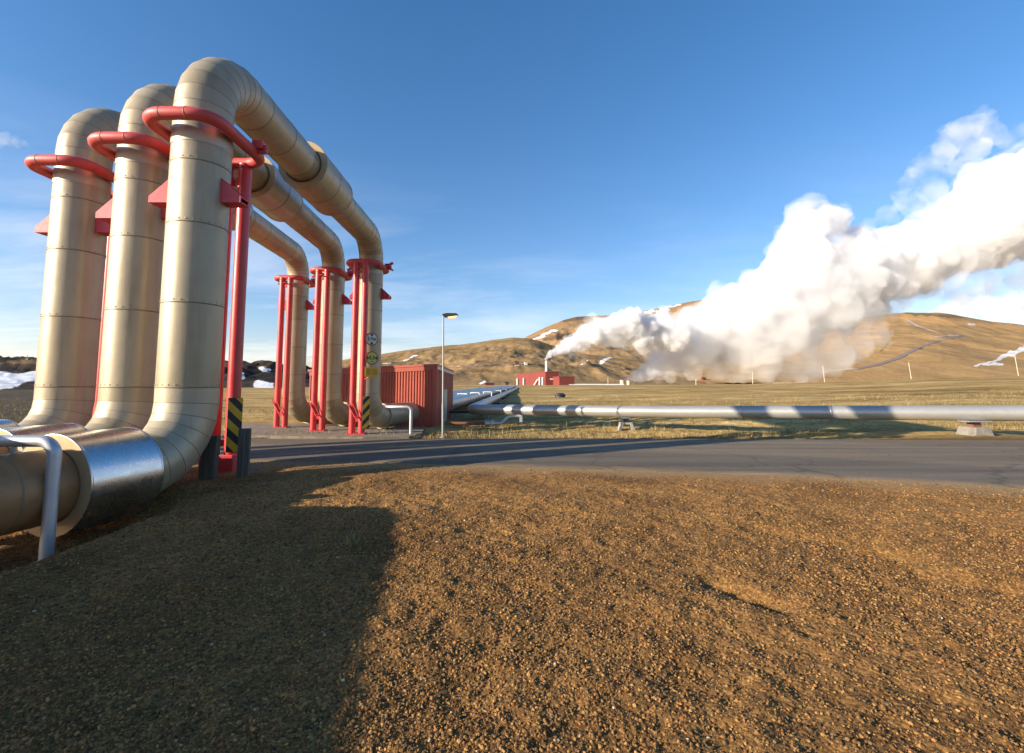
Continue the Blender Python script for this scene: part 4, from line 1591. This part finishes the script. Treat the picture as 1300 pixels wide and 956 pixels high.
# ------------------------------------------------------------------ road
rx = np.concatenate([np.linspace(-68, -14, 40), np.linspace(-13.5, 16, 220), np.linspace(17, 60, 40)])
rv_ = np.linspace(0, 1, 40)
RX, RV = np.meshgrid(rx, rv_)
rag = 0.10 * fbm(RX * 1.1, RX * 0 + 3.3, 5, 201, 0.7)
RYn, RYf = road_near(RX) + rag, road_far(RX) - rag * 0.8
RY = RYn + (RYf - RYn) * RV
camber = 0.035 * (1 - (2 * RV - 1) ** 2)
RZ = g(RX, RY) + 0.012 + camber - 0.022 * (np.minimum(RV, 1 - RV) < 0.001)
me = fast_mesh("road", np.stack([RX, RY, RZ], -1).reshape(-1, 3), np.stack([(i := np.arange(RX.size).reshape(RX.shape))[:-1, :-1], i[:-1, 1:], i[1:, 1:], i[1:, :-1]], -1).reshape(-1, 4))
at = me.attributes.new("across", "FLOAT", "POINT")
at.data.foreach_set("value", RV.reshape(-1).astype(np.float32))


def road_mat():
    m, nt, b = new_mat("worn_asphalt")
    pos = geo_pos(nt)
    ac = N(nt, "ShaderNodeAttribute", attribute_name="across").outputs["Fac"]
    n1 = noise_node(nt, 90, 3, 0.75, pos)
    r1 = ramp(nt, [(0.30, (0.082, 0.066, 0.050)), (0.55, (0.178, 0.147, 0.112)), (0.78, (0.33, 0.28, 0.22))])
    nt.links.new(n1.outputs["Fac"], r1.inputs["Fac"])
    # long wear streaks
    n2 = noise_node(nt, 1.0, 5, 0.6, mapped(nt, pos, (0.12, 2.4, 1)))
    r2 = ramp(nt, [(0.32, (0.72, 0.70, 0.69)), (0.68, (1.32, 1.27, 1.18))])
    nt.links.new(n2.outputs["Fac"], r2.inputs["Fac"])
    col = mixc(nt, 1.0, r1.outputs["Color"], r2.outputs["Color"], "MULTIPLY")
    # darker re-laid strip along the near edge, paler wheel tracks, dusty edges
    nj = noise_node(nt, 2.0, 3, 0.5, pos)
    acj = math_node(nt, "ADD", ac, math_node(nt, "MULTIPLY", math_node(nt, "SUBTRACT", nj.outputs["Fac"], 0.5), 0.03))
    rp = ramp(nt, [(0.0, (1.5, 1.3, 1.05)), (0.035, (0.80, 0.82, 0.86)), (0.26, (0.82, 0.84, 0.88)), (0.30, (1.12, 1.10, 1.05)), (0.52, (0.98, 0.97, 0.95)), (0.72, (1.12, 1.09, 1.04)), (0.93, (1.0, 0.96, 0.9)), (1.0, (1.6, 1.3, 1.0))])
    nt.links.new(acj, rp.inputs["Fac"])
    col = mixc(nt, 1.0, col, rp.outputs["Color"], "MULTIPLY")
    # cracks
    vc = N(nt, "ShaderNodeTexVoronoi", feature="DISTANCE_TO_EDGE")
    vc.inputs["Scale"].default_value = 0.45
    wp = noise_node(nt, 1.5, 4, 0.6, pos)
    vadd = N(nt, "ShaderNodeVectorMath", operation="MULTIPLY_ADD")
    nt.links.new(wp.outputs["Color"], vadd.inputs[0])
    vadd.inputs[1].default_value = (0.9, 0.9, 0)
    nt.links.new(pos, vadd.inputs[2])
    nt.links.new(vadd.outputs[0], vc.inputs["Vector"])
    rc = ramp(nt, [(0.0, (1, 1, 1)), (0.012, (0, 0, 0))])
    nt.links.new(vc.outputs["Distance"], rc.inputs["Fac"])
    col = mixc(nt, math_node(nt, "MULTIPLY", rc.outputs["Color"], 0.45), col, (0.03, 0.028, 0.026))
    nt.links.new(col, b.inputs["Base Color"])
    b.inputs["Roughness"].default_value = 0.82
    b.inputs["Specular IOR Level"].default_value = 0.15
    bump(nt, b, n1.outputs["Fac"], 0.5, 0.008)
    return m


me.materials.append(road_mat())
ro = bpy.data.objects.new("road", me)
COL.objects.link(ro)
tag(ro, kind="structure")

# raised island on which the far risers stand
SOIL = paint_mat("dusty_concrete_island", (0.17, 0.135, 0.095), 0.95, 0, 0.3, (0.09, 0.065, 0.04), 0.6, 3, dent=0.03)
m = MB()
pad = [(-9.2, 15.9), (-9.0, 14.6), (-6.0, 13.95), (-4.2, 13.75), (-2.9, 13.95), (-2.75, 14.9), (-3.0, 16.9), (-8.4, 18.4), (-10.2, 18.6), (-9.9, 16.8)]
m.prism(pad, -0.15, PAD)
o = obj("kerb_island", m, [SOIL])
bv = o.modifiers.new("bevel", "BEVEL")
bv.width = 0.03
bv.segments = 2
tag(o, kind="structure")

# ------------------------------------------------------------------ loose cinders and pebbles (uncountable)
def ground_z_at(x, y):
    ix = np.clip(np.searchsorted(xs, x) - 1, 0, nx_ - 2)
    iy = np.clip(np.searchsorted(ys, y) - 1, 0, ny_ - 2)
    tx = (x - xs[ix]) / (xs[ix + 1] - xs[ix])
    ty = (y - ys[iy]) / (ys[iy + 1] - ys[iy])
    return (GZ[iy, ix] * (1 - tx) + GZ[iy, ix + 1] * tx) * (1 - ty) + (GZ[iy + 1, ix] * (1 - tx) + GZ[iy + 1, ix + 1] * tx) * ty


bmi = bmesh.new()
bmesh.ops.create_icosphere(bmi, subdivisions=2, radius=1.0)
bmi.verts.index_update()
IV2 = np.array([v.co[:] for v in bmi.verts])
IF2 = np.array([[v.index for v in f.verts] for f in bmi.faces])
bmi.free()
bmi = bmesh.new()
bmesh.ops.create_icosphere(bmi, subdivisions=1, radius=1.0)
bmi.verts.index_update()
IV = np.array([v.co[:] for v in bmi.verts])
IF = np.array([[v.index for v in f.verts] for f in bmi.faces])
bmi.free()


def pebbles(name, n, rmin, rmax, ymin, ymax, spread, mat, expo=2.2):
    y = ymin * (ymax / ymin) ** rng.random(n)
    x = (rng.random(n) * 2 - 1) * (spread * y + 0.8)
    keep = (y < road_near(x) + 0.45 * rng.random(n) ** 3 - 0.10 * rng.random(n)) & ~((x < -3.95) & (x > -5.3) & (y > 5.7) & (y < 8.1))
    keep &= rng.random(n) > 0.75 * sstep(4.5, 7.5, y)
    keep &= rng.random(n) < 0.50 + 1.0 * sstep(-0.22, 0.25, fbm(x * 0.8, y * 0.8, 4, 301))
    x, y = x[keep], y[keep]
    n = len(x)
    r = rmin + (rmax - rmin) * rng.random(n) ** (expo * 2)
    r = r * (0.75 + 0.09 * y)
    z = ground_z_at(x, y)
    sc = np.stack([r * rng.uniform(0.8, 1.35, n), r * rng.uniform(0.8, 1.35, n), r * rng.uniform(0.55, 0.95, n)], -1)
    jit = 1 + rng.uniform(-0.28, 0.28, (n, 12, 1))
    V = IV[None] * jit * sc[:, None, :]
    a = rng.random(n) * 6.283
    ca, sa = np.cos(a)[:, None], np.sin(a)[:, None]
    vx = V[..., 0] * ca - V[..., 1] * sa + x[:, None]
    vy = V[..., 0] * sa + V[..., 1] * ca + y[:, None]
    vz = V[..., 2] + (z + sc[:, 2] * 0.35)[:, None]
    verts = np.stack([vx, vy, vz], -1).reshape(-1, 3)
    faces = (IF[None] + (np.arange(n) * 12)[:, None, None]).reshape(-1, 3)
    me = fast_mesh(name, verts, faces, False)
    pal = np.array([(0.15, 0.080, 0.030), (0.21, 0.118, 0.043), (0.28, 0.165, 0.062), (0.095, 0.052, 0.023), (0.33, 0.195, 0.078), (0.15, 0.10, 0.055), (0.06, 0.038, 0.022), (0.50, 0.42, 0.32), (0.29, 0.125, 0.05)])
    pr = np.array([0.27, 0.29, 0.14, 0.14, 0.025, 0.05, 0.05, 0.002, 0.03])
    ci = rng.choice(len(pal), n, p=pr / pr.sum())
    c = pal[ci] * rng.uniform(0.8, 1.2, (n, 1)) * np.array([[1.15, 1.09, 0.98]])
    c4 = np.concatenate([c, np.ones((n, 1))], 1)
    at = me.color_attributes.new("tone", "FLOAT_COLOR", "POINT")
    at.data.foreach_set("color", np.repeat(c4, 12, 0).reshape(-1).astype(np.float32))
    me.materials.append(mat)
    o = bpy.data.objects.new(name, me)
    COL.objects.link(o)
    return o


def pebble_mat():
    m, nt, b = new_mat("cinder_pebbles")
    at = N(nt, "ShaderNodeAttribute", attribute_name="tone")
    n = noise_node(nt, 120, 3, 0.7, geo_pos(nt))
    r = ramp(nt, [(0.3, (0.7, 0.7, 0.7)), (0.7, (1.25, 1.25, 1.25))])
    nt.links.new(n.outputs["Fac"], r.inputs["Fac"])
    nt.links.new(mixc(nt, 1.0, at.outputs["Color"], r.outputs["Color"], "MULTIPLY"), b.inputs["Base Color"])
    b.inputs["Roughness"].default_value = 0.9
    b.inputs["Specular IOR Level"].default_value = 0.2
    return m


PEB = pebble_mat()
o = pebbles("gravel", 300000, 0.0016, 0.0090, 1.7, 9.0, 1.12, PEB, 1.7)
tag(o, "loose brown cinders and pebbles covering the ground in front of the road", "gravel", kind="stuff")

# ------------------------------------------------------------------ dry grass
def blades(name, pts, hmin, hmax, per, mat, spread):
    n = len(pts) * per
    base = np.repeat(np.array(pts), per, 0)
    ang = rng.random(n) * 6.283
    rad = spread * np.sqrt(rng.random(n))
    bx = base[:, 0] + np.cos(ang) * rad
    by = base[:, 1] + np.sin(ang) * rad
    bz = ground_z_at(bx, by) - 0.01
    h = rng.uniform(hmin, hmax, n) * np.repeat(0.45 + 1.1 * rng.random(len(pts)) ** 2, per)
    la = rng.random(n) * 6.283
    ln = h * rng.uniform(0.2, 0.9, n)
    wd = 0.0025 + 0.012 * h
    wa = rng.random(n) * 6.283
    wx, wy = np.cos(wa) * wd, np.sin(wa) * wd
    v = np.zeros((n, 5, 3))
    v[:, 0] = np.stack([bx - wx, by - wy, bz], -1)
    v[:, 1] = np.stack([bx + wx, by + wy, bz], -1)
    mx, my = bx + np.cos(la) * ln * 0.35, by + np.sin(la) * ln * 0.35
    v[:, 2] = np.stack([mx + wx * 0.7, my + wy * 0.7, bz + h * 0.62], -1)
    v[:, 3] = np.stack([mx - wx * 0.7, my - wy * 0.7, bz + h * 0.62], -1)
    v[:, 4] = np.stack([bx + np.cos(la) * ln, by + np.sin(la) * ln, bz + h], -1)
    o5 = (np.arange(n) * 5)[:, None]
    tris = np.concatenate([o5 + [0, 1, 2], o5 + [0, 2, 3], o5 + [3, 2, 4]], 0)
    me = fast_mesh(name, v.reshape(-1, 3), tris, False)
    pal = np.array([(0.27, 0.19, 0.08), (0.36, 0.26, 0.12), (0.17, 0.13, 0.045), (0.14, 0.125, 0.04), (0.42, 0.33, 0.18)])
    c = pal[rng.integers(0, 5, n)] * rng.uniform(0.75, 1.2, (n, 1))
    c4 = np.concatenate([c, np.ones((n, 1))], 1)
    at = me.color_attributes.new("tone", "FLOAT_COLOR", "POINT")
    at.data.foreach_set("color", np.repeat(c4, 5, 0).reshape(-1).astype(np.float32))
    me.materials.append(mat)
    o = bpy.data.objects.new(name, me)
    COL.objects.link(o)
    return o


pts = []
for _ in range(15000):
    y = 13.9 * (46 / 13.9) ** random.random()
    x = random.uniform(-1.15 * y - 1, 1.15 * y + 1)
    if float(fbm(x * 0.5, y * 0.35, 3, 333)) < -0.12 or y < float(road_far(x)) + 0.25 or (-12.5 < x < -2.2 and 13.9 < y < 24):
        continue
    pts.append((x, y))
for _ in range(420):       # along the island and the house foot
    x = random.uniform(-9, 0.5)
    y = 14.0 + random.random() * 0.5 if x > -3 else 14.2 + random.random() * 1.2
    pts.append((x, y))
o = blades("grass", pts, 0.03, 0.20, 8, PEB, 0.20)
tag(o, "short dry grass on the verge and field beyond the road", "grass", kind="stuff")
_t = G(438, 692)
tp = [(_t[0] + random.uniform(-0.1, 0.14), _t[1] + random.uniform(-0.10, 0.10)) for _ in range(14)]
o = blades("grass_tuft", tp, 0.03, 0.15, 9, PEB, 0.06)
tag(o, "small tuft of dry grass at the shadow's edge on the gravel", "grass tuft")

# ------------------------------------------------------------------ steam
def steam_mat(name, dens, nscale, contrast, lo, aniso=0.0, col=(0.985, 0.988, 0.992)):
    m = bpy.data.materials.new(name)
    m.use_nodes = True
    nt = m.node_tree
    nt.nodes.remove(nt.nodes["Principled BSDF"])
    out = nt.nodes["Material Output"]
    v = nt.nodes.new("ShaderNodeVolumePrincipled")
    v.inputs["Color"].default_value = (*col, 1)
    v.inputs["Anisotropy"].default_value = aniso
    if contrast:
        n = noise_node(nt, nscale, 4, 0.6, geo_pos(nt), 0.3)
        mr = nt.nodes.new("ShaderNodeMapRange")
        mr.inputs["From Min"].default_value = 0.5 - 0.5 / contrast + lo
        mr.inputs["From Max"].default_value = 0.5 + 0.5 / contrast + lo
        mr.inputs["To Min"].default_value = 0.0
        mr.inputs["To Max"].default_value = dens
        nt.links.new(n.outputs["Fac"], mr.inputs["Value"])
        nt.links.new(mr.outputs["Result"], v.inputs["Density"])
    else:
        v.inputs["Density"].default_value = dens
    nt.links.new(v.outputs["Volume"], out.inputs["Volume"])
    return m


def puff_mesh(name, blobs, Y, mat, parent, seed, grow=1.0, levels=2, vox=None, depth=1.0, kids=9):
    rs = np.random.default_rng(seed)
    sph = []
    for b in blobs:
        px, py, r = b[:3]
        dy = b[3] if len(b) > 3 else 0
        R = r * Y / 614.0 * grow
        yy = Y + dy * Y / 614.0 + rs.normal() * R * 0.35 * depth
        c = np.array(W(px, py, yy))
        sph.append((c, R))
        lv = [(c, R)]
        for k in range(levels):
            nxt = []
            for (cc, RR) in lv:
                for _ in range(kids if k == 0 else 5):
                    d = rs.normal(size=3)
                    d /= np.linalg.norm(d)
                    f = rs.uniform(0.28, 0.55)
                    q = (cc + d * RR * rs.uniform(0.75, 1.0), RR * f)
                    nxt.append(q)
            sph += nxt
            lv = nxt
    allv, allf, o_ = [], [], 0
    for c, R in sph:
        iv, if_ = (IV2, IF2) if R > 3 else (IV, IF)
        allv.append(iv * R + np.asarray(c))
        allf.append(if_ + o_)
        o_ += len(iv)
    me = fast_mesh(name, np.concatenate(allv), np.concatenate(allf))
    off = WLOC[parent.name]
    me.transform(Matrix.Translation(-off))
    me.materials.append(mat)
    o = bpy.data.objects.new(name, me)
    COL.objects.link(o)
    o.parent = parent
    rm = o.modifiers.new("remesh", "REMESH")
    rm.mode = "VOXEL"
    rm.voxel_size = vox or (Y / 614.0 * 1.4)
    rm.use_smooth_shade = True
    tx = bpy.data.textures.new(name + "_tex", "CLOUDS")
    tx.noise_scale = Y / 614.0 * 9
    tx.noise_depth = 3
    dm = o.modifiers.new("displace", "DISPLACE")
    dm.texture = tx
    dm.texture_coords = "GLOBAL"
    dm.strength = Y / 614.0 * 6.0
    dm.mid_level = 0.5
    tx = bpy.data.textures.new(name + "_fine", "CLOUDS")
    tx.noise_scale = Y / 614.0 * 3.6
    tx.noise_depth = 2
    dm = o.modifiers.new("displace_fine", "DISPLACE")
    dm.texture = tx
    dm.texture_coords = "GLOBAL"
    dm.strength = Y / 614.0 * 3.6
    dm.mid_level = 0.5
    return o


CORE = steam_mat("dense_steam", 0.24, 0.085, 2.6, -0.03, col=(0.925, 0.932, 0.945))
THIN = steam_mat("thin_steam", 0.060, 0.06, 3.2, 0.02)
VEIL = steam_mat("drifting_steam", 0.042, 0.045, 3.4, 0.02)
LOWV = steam_mat("low_steam", 0.060, 0.04, 2.2, 0.0)
STACKC = steam_mat("chimney_steam", 0.6, 0.14, 2.2, -0.06, col=(0.92, 0.927, 0.94))
STACKT = steam_mat("chimney_thin_steam", 0.09, 0.12, 3.0, 0.0)

stack = [(693.5, 456, 2.4), (698, 451, 4), (704, 447, 5.5), (711, 444, 7), (720, 440, 8.5), (730, 435, 10), (741, 429, 12), (752, 424, 14), (764, 421, 16), (776, 423, 15), (788, 417, 17), (800, 413, 20), (812, 420, 20), (826, 424, 19), (838, 416, 18), (790, 432, 9), (815, 436, 12), (845, 430, 16), (858, 425, 16)]
r1_ = W(693.5, 458, 303)
root = thing("steam_plume", "small white steam plume drifting from the chimney", "steam plume", r1_)
puff_mesh("steam_core", stack, 306, STACKC, root, 5, 0.98, 2, 0.6)
puff_mesh("thin_steam", stack[3:], 306, STACKT, root, 6, 1.25, 1, 0.9)

vent = [(797, 483, 4.5), (804, 479, 7), (812, 477, 9), (822, 471, 12), (833, 466, 15), (845, 458, 19), (858, 452, 22), (872, 444, 26), (886, 432, 30), (872, 424, 25), (898, 418, 32), (912, 436, 26), (918, 405, 32), (938, 425, 36), (950, 440, 22), (958, 398, 34), (972, 415, 38), (985, 375, 34), (1000, 395, 42), (990, 430, 22), (1003, 348, 32), (1013, 322, 30), (1008, 300, 17), (1027, 292, 28), (1048, 284, 22), (1062, 275, 14), (1025, 330, 34), (1035, 365, 42), (1040, 400, 28), (1062, 345, 40), (1072, 378, 30), (1092, 322, 24), (1085, 300, 14), (1096, 355, 36), (1100, 338, 32), (1125, 326, 32), (1132, 355, 26), (1120, 308, 16), (1155, 318, 34), (1165, 342, 28), (1184, 306, 30), (1194, 328, 30), (1215, 304, 32), (1230, 318, 28), (1238, 268, 30), (1236, 240, 22), (1248, 228, 20), (1258, 290, 38), (1275, 252, 38), (1268, 312, 26), (1292, 222, 30), (1300, 270, 44), (1308, 305, 26), (1335, 240, 50), (1345, 285, 40), (1380, 220, 58), (1390, 275, 46), (1430, 210, 66), (1070, 405, 20), (1110, 385, 18), (1020, 430, 18)]
r2_ = W(797, 489, 322)
root = thing("steam_plume", "huge white steam plume billowing from the ground across the right hill", "steam plume", r2_)
puff_mesh("steam_core", vent, 330, CORE, root, 15, 0.96, 2, 0.95)
puff_mesh("thin_steam", vent[4:], 330, THIN, root, 16, 1.22, 1, 1.5)
# faint high wisps
wisp = [(1100, 290, 12), (1125, 272, 13), (1150, 250, 15), (1160, 230, 14), (1175, 212, 16), (1190, 195, 17), (1205, 180, 18), (1225, 165, 19), (1245, 155, 18), (1262, 170, 14), (1240, 190, 16), (1215, 215, 15), (1185, 240, 16), (1280, 178, 12), (1300, 168, 16), (1165, 265, 16), (1195, 262, 16), (1330, 160, 20), (1110, 395, 18), (1135, 380, 22), (1165, 370, 24), (1200, 362, 24), (1240, 356, 24), (1280, 350, 24), (1315, 352, 26), (1350, 345, 28), (1225, 372, 16), (1270, 368, 16)]
puff_mesh("high_wisp", wisp, 330, VEIL, root, 26, 1.0, 1, 1.6)
low = [(850, 478, 9), (880, 473, 12), (910, 470, 15), (940, 468, 18), (970, 465, 20), (1000, 463, 22), (1030, 458, 24), (1060, 452, 22), (1085, 440, 22), (1010, 440, 26), (1050, 430, 28), (975, 478, 10), (1015, 480, 9), (1110, 428, 18), (930, 480, 8)]
root = thing("ground_steam", "thin veil of steam drifting low over the foot of the right hill", "steam", W(950, 487, 315))
puff_mesh("steam_veil", low, 318, LOWV, root, 36, 1.0, 1, 1.6)
# far bank of cumulus low over the right hill
FAINT = steam_mat("faint_cloud", 0.0045, 0.008, 3.0, 0.02)
CLOUDM = steam_mat("cloud", 0.010, 0, 0, 0)
cl_ = [(1185, 402, 10), (1196, 396, 11), (1208, 392, 12), (1220, 388, 13), (1232, 392, 10), (1245, 390, 12), (1256, 386, 14), (1270, 388, 13), (1283, 384, 14), (1296, 390, 13), (1310, 386, 15), (1325, 392, 14), (1175, 408, 10), (1225, 402, 12), (1260, 402, 14), (1295, 404, 14), (1200, 408, 10)]
root = thing("cloud", "far bank of white cumulus low behind the right hill", "cloud", W(1250, 405, 2600))
puff_mesh("cloud_puffs", cl_, 2600, CLOUDM, root, 46, 0.85, 2, 7.0)

root = thing("cloud", "small faint cloud at the upper left edge of the sky", "cloud", W(0, 178, 2600))
puff_mesh("cloud_puffs", [(-60, 172, 14), (-40, 176, 14), (-20, 175, 13), (-4, 177, 12), (10, 178, 9), (22, 181, 7), (33, 183, 5)], 2600, FAINT, root, 56, 0.9, 2, 7.0)

# ------------------------------------------------------------------ light and sky
SUN_AZ = Vector((-0.90, -0.436, 0)).normalized()      # towards the sun
EL = math.radians(17.2)
to_sun = Vector((SUN_AZ.x * math.cos(EL), SUN_AZ.y * math.cos(EL), math.sin(EL)))
ld = bpy.data.lights.new("sun", "SUN")
ld.energy = 5.0
ld.angle = math.radians(0.53)
ld.color = (1.0, 0.87, 0.69)
lo_ = bpy.data.objects.new("sun", ld)
lo_.rotation_euler = (-to_sun).to_track_quat("-Z", "Y").to_euler()
COL.objects.link(lo_)

w = bpy.data.worlds.new("World")
scene.world = w
w.use_nodes = True
nt = w.node_tree
bg = nt.nodes["Background"]
sky = nt.nodes.new("ShaderNodeTexSky")
sky.sky_type = "NISHITA"
sky.sun_disc = False
sky.sun_elevation = EL
sky.sun_rotation = math.atan2(SUN_AZ.x, SUN_AZ.y)
sky.air_density = 1.0
sky.dust_density = 0.6
sky.ozone_density = 2.5
sky.altitude = 300
tc = nt.nodes.new("ShaderNodeTexCoord")
sep = nt.nodes.new("ShaderNodeSeparateXYZ")
nt.links.new(tc.outputs["Generated"], sep.inputs["Vector"])
# thin cloud streaks, thicker towards the horizon
zc = math_node(nt, "ADD", math_node(nt, "MAXIMUM", sep.outputs["Z"], 0.0), 0.12)
dv = nt.nodes.new("ShaderNodeVectorMath")
dv.operation = "DIVIDE"
cmb = nt.nodes.new("ShaderNodeCombineXYZ")
for k in range(3):
    nt.links.new(zc, cmb.inputs[k])
nt.links.new(tc.outputs["Generated"], dv.inputs[0])
nt.links.new(cmb.outputs[0], dv.inputs[1])
nz = noise_node(nt, 0.75, 7, 0.6, mapped(nt, dv.outputs[0], (0.8, 1.6, 1.0)), 0.35)
rc = ramp(nt, [(0.43, (0, 0, 0)), (0.66, (1, 1, 1))])
nt.links.new(nz.outputs["Fac"], rc.inputs["Fac"])
low_ = nt.nodes.new("ShaderNodeMapRange")
low_.inputs["From Min"].default_value = 0.42
low_.inputs["From Max"].default_value = 0.03
low_.inputs["To Min"].default_value = 0.0
low_.inputs["To Max"].default_value = 0.52
low_.clamp = True
nt.links.new(sep.outputs["Z"], low_.inputs["Value"])
cf = math_node(nt, "MULTIPLY", rc.outputs["Color"], low_.outputs["Result"])
leftm = nt.nodes.new("ShaderNodeMapRange")
leftm.inputs["From Min"].default_value = 0.35
leftm.inputs["From Max"].default_value = -0.45
leftm.inputs["To Min"].default_value = 0.35
leftm.inputs["To Max"].default_value = 1.0
nt.links.new(sep.outputs["X"], leftm.inputs["Value"])
cf = math_node(nt, "MULTIPLY", cf, leftm.outputs["Result"])
hs = nt.nodes.new("ShaderNodeHueSaturation")
hs.inputs["Saturation"].default_value = 1.17
hs.inputs["Hue"].default_value = 0.501
hs.inputs["Value"].default_value = 1.0
nt.links.new(sky.outputs["Color"], hs.inputs["Color"])
tr_ = ramp(nt, [(0.0, (1.12, 0.92, 0.97)), (0.25, (1.02, 1.0, 1.05)), (0.7, (0.78, 1.03, 1.12))])
nt.links.new(sep.outputs["Z"], tr_.inputs["Fac"])
skyt = mixc(nt, 1.0, hs.outputs["Color"], tr_.outputs["Color"], "MULTIPLY")
skyc = mixc(nt, cf, skyt, (6.4, 6.3, 6.5))
nt.links.new(skyc, bg.inputs["Color"])
bg.inputs["Strength"].default_value = 0.098

# ------------------------------------------------------------------ camera and render settings
cam = bpy.data.cameras.new("camera")
cam.sensor_fit = "HORIZONTAL"
cam.sensor_width = 36
cam.lens = 36 * F / 1300
cam.shift_y = -45 / 1300
cam.clip_start = 0.05
cam.clip_end = 20000
co = bpy.data.objects.new("camera", cam)
co.location = (0, 0, H)
co.rotation_euler = (math.pi / 2 + PT, 0, 0)
COL.objects.link(co)
scene.camera = co
scene.render.engine = "CYCLES"
scene.view_settings.view_transform = "Standard"
scene.view_settings.look = "None"
scene.view_settings.gamma = 1.0
scene.view_settings.exposure = 1.05
scene.view_settings.use_curve_mapping = False
cy = scene.cycles
cy.use_denoising = True
try:
    cy.denoiser = "OPENIMAGEDENOISE"
except Exception:
    pass
cy.max_bounces = 14
cy.diffuse_bounces = 4
cy.glossy_bounces = 4
cy.volume_bounces = 12
cy.transparent_max_bounces = 24
cy.volume_step_rate = 0.35
cy.volume_max_steps = 512
cy.use_adaptive_sampling = True
cy.adaptive_threshold = 0.02
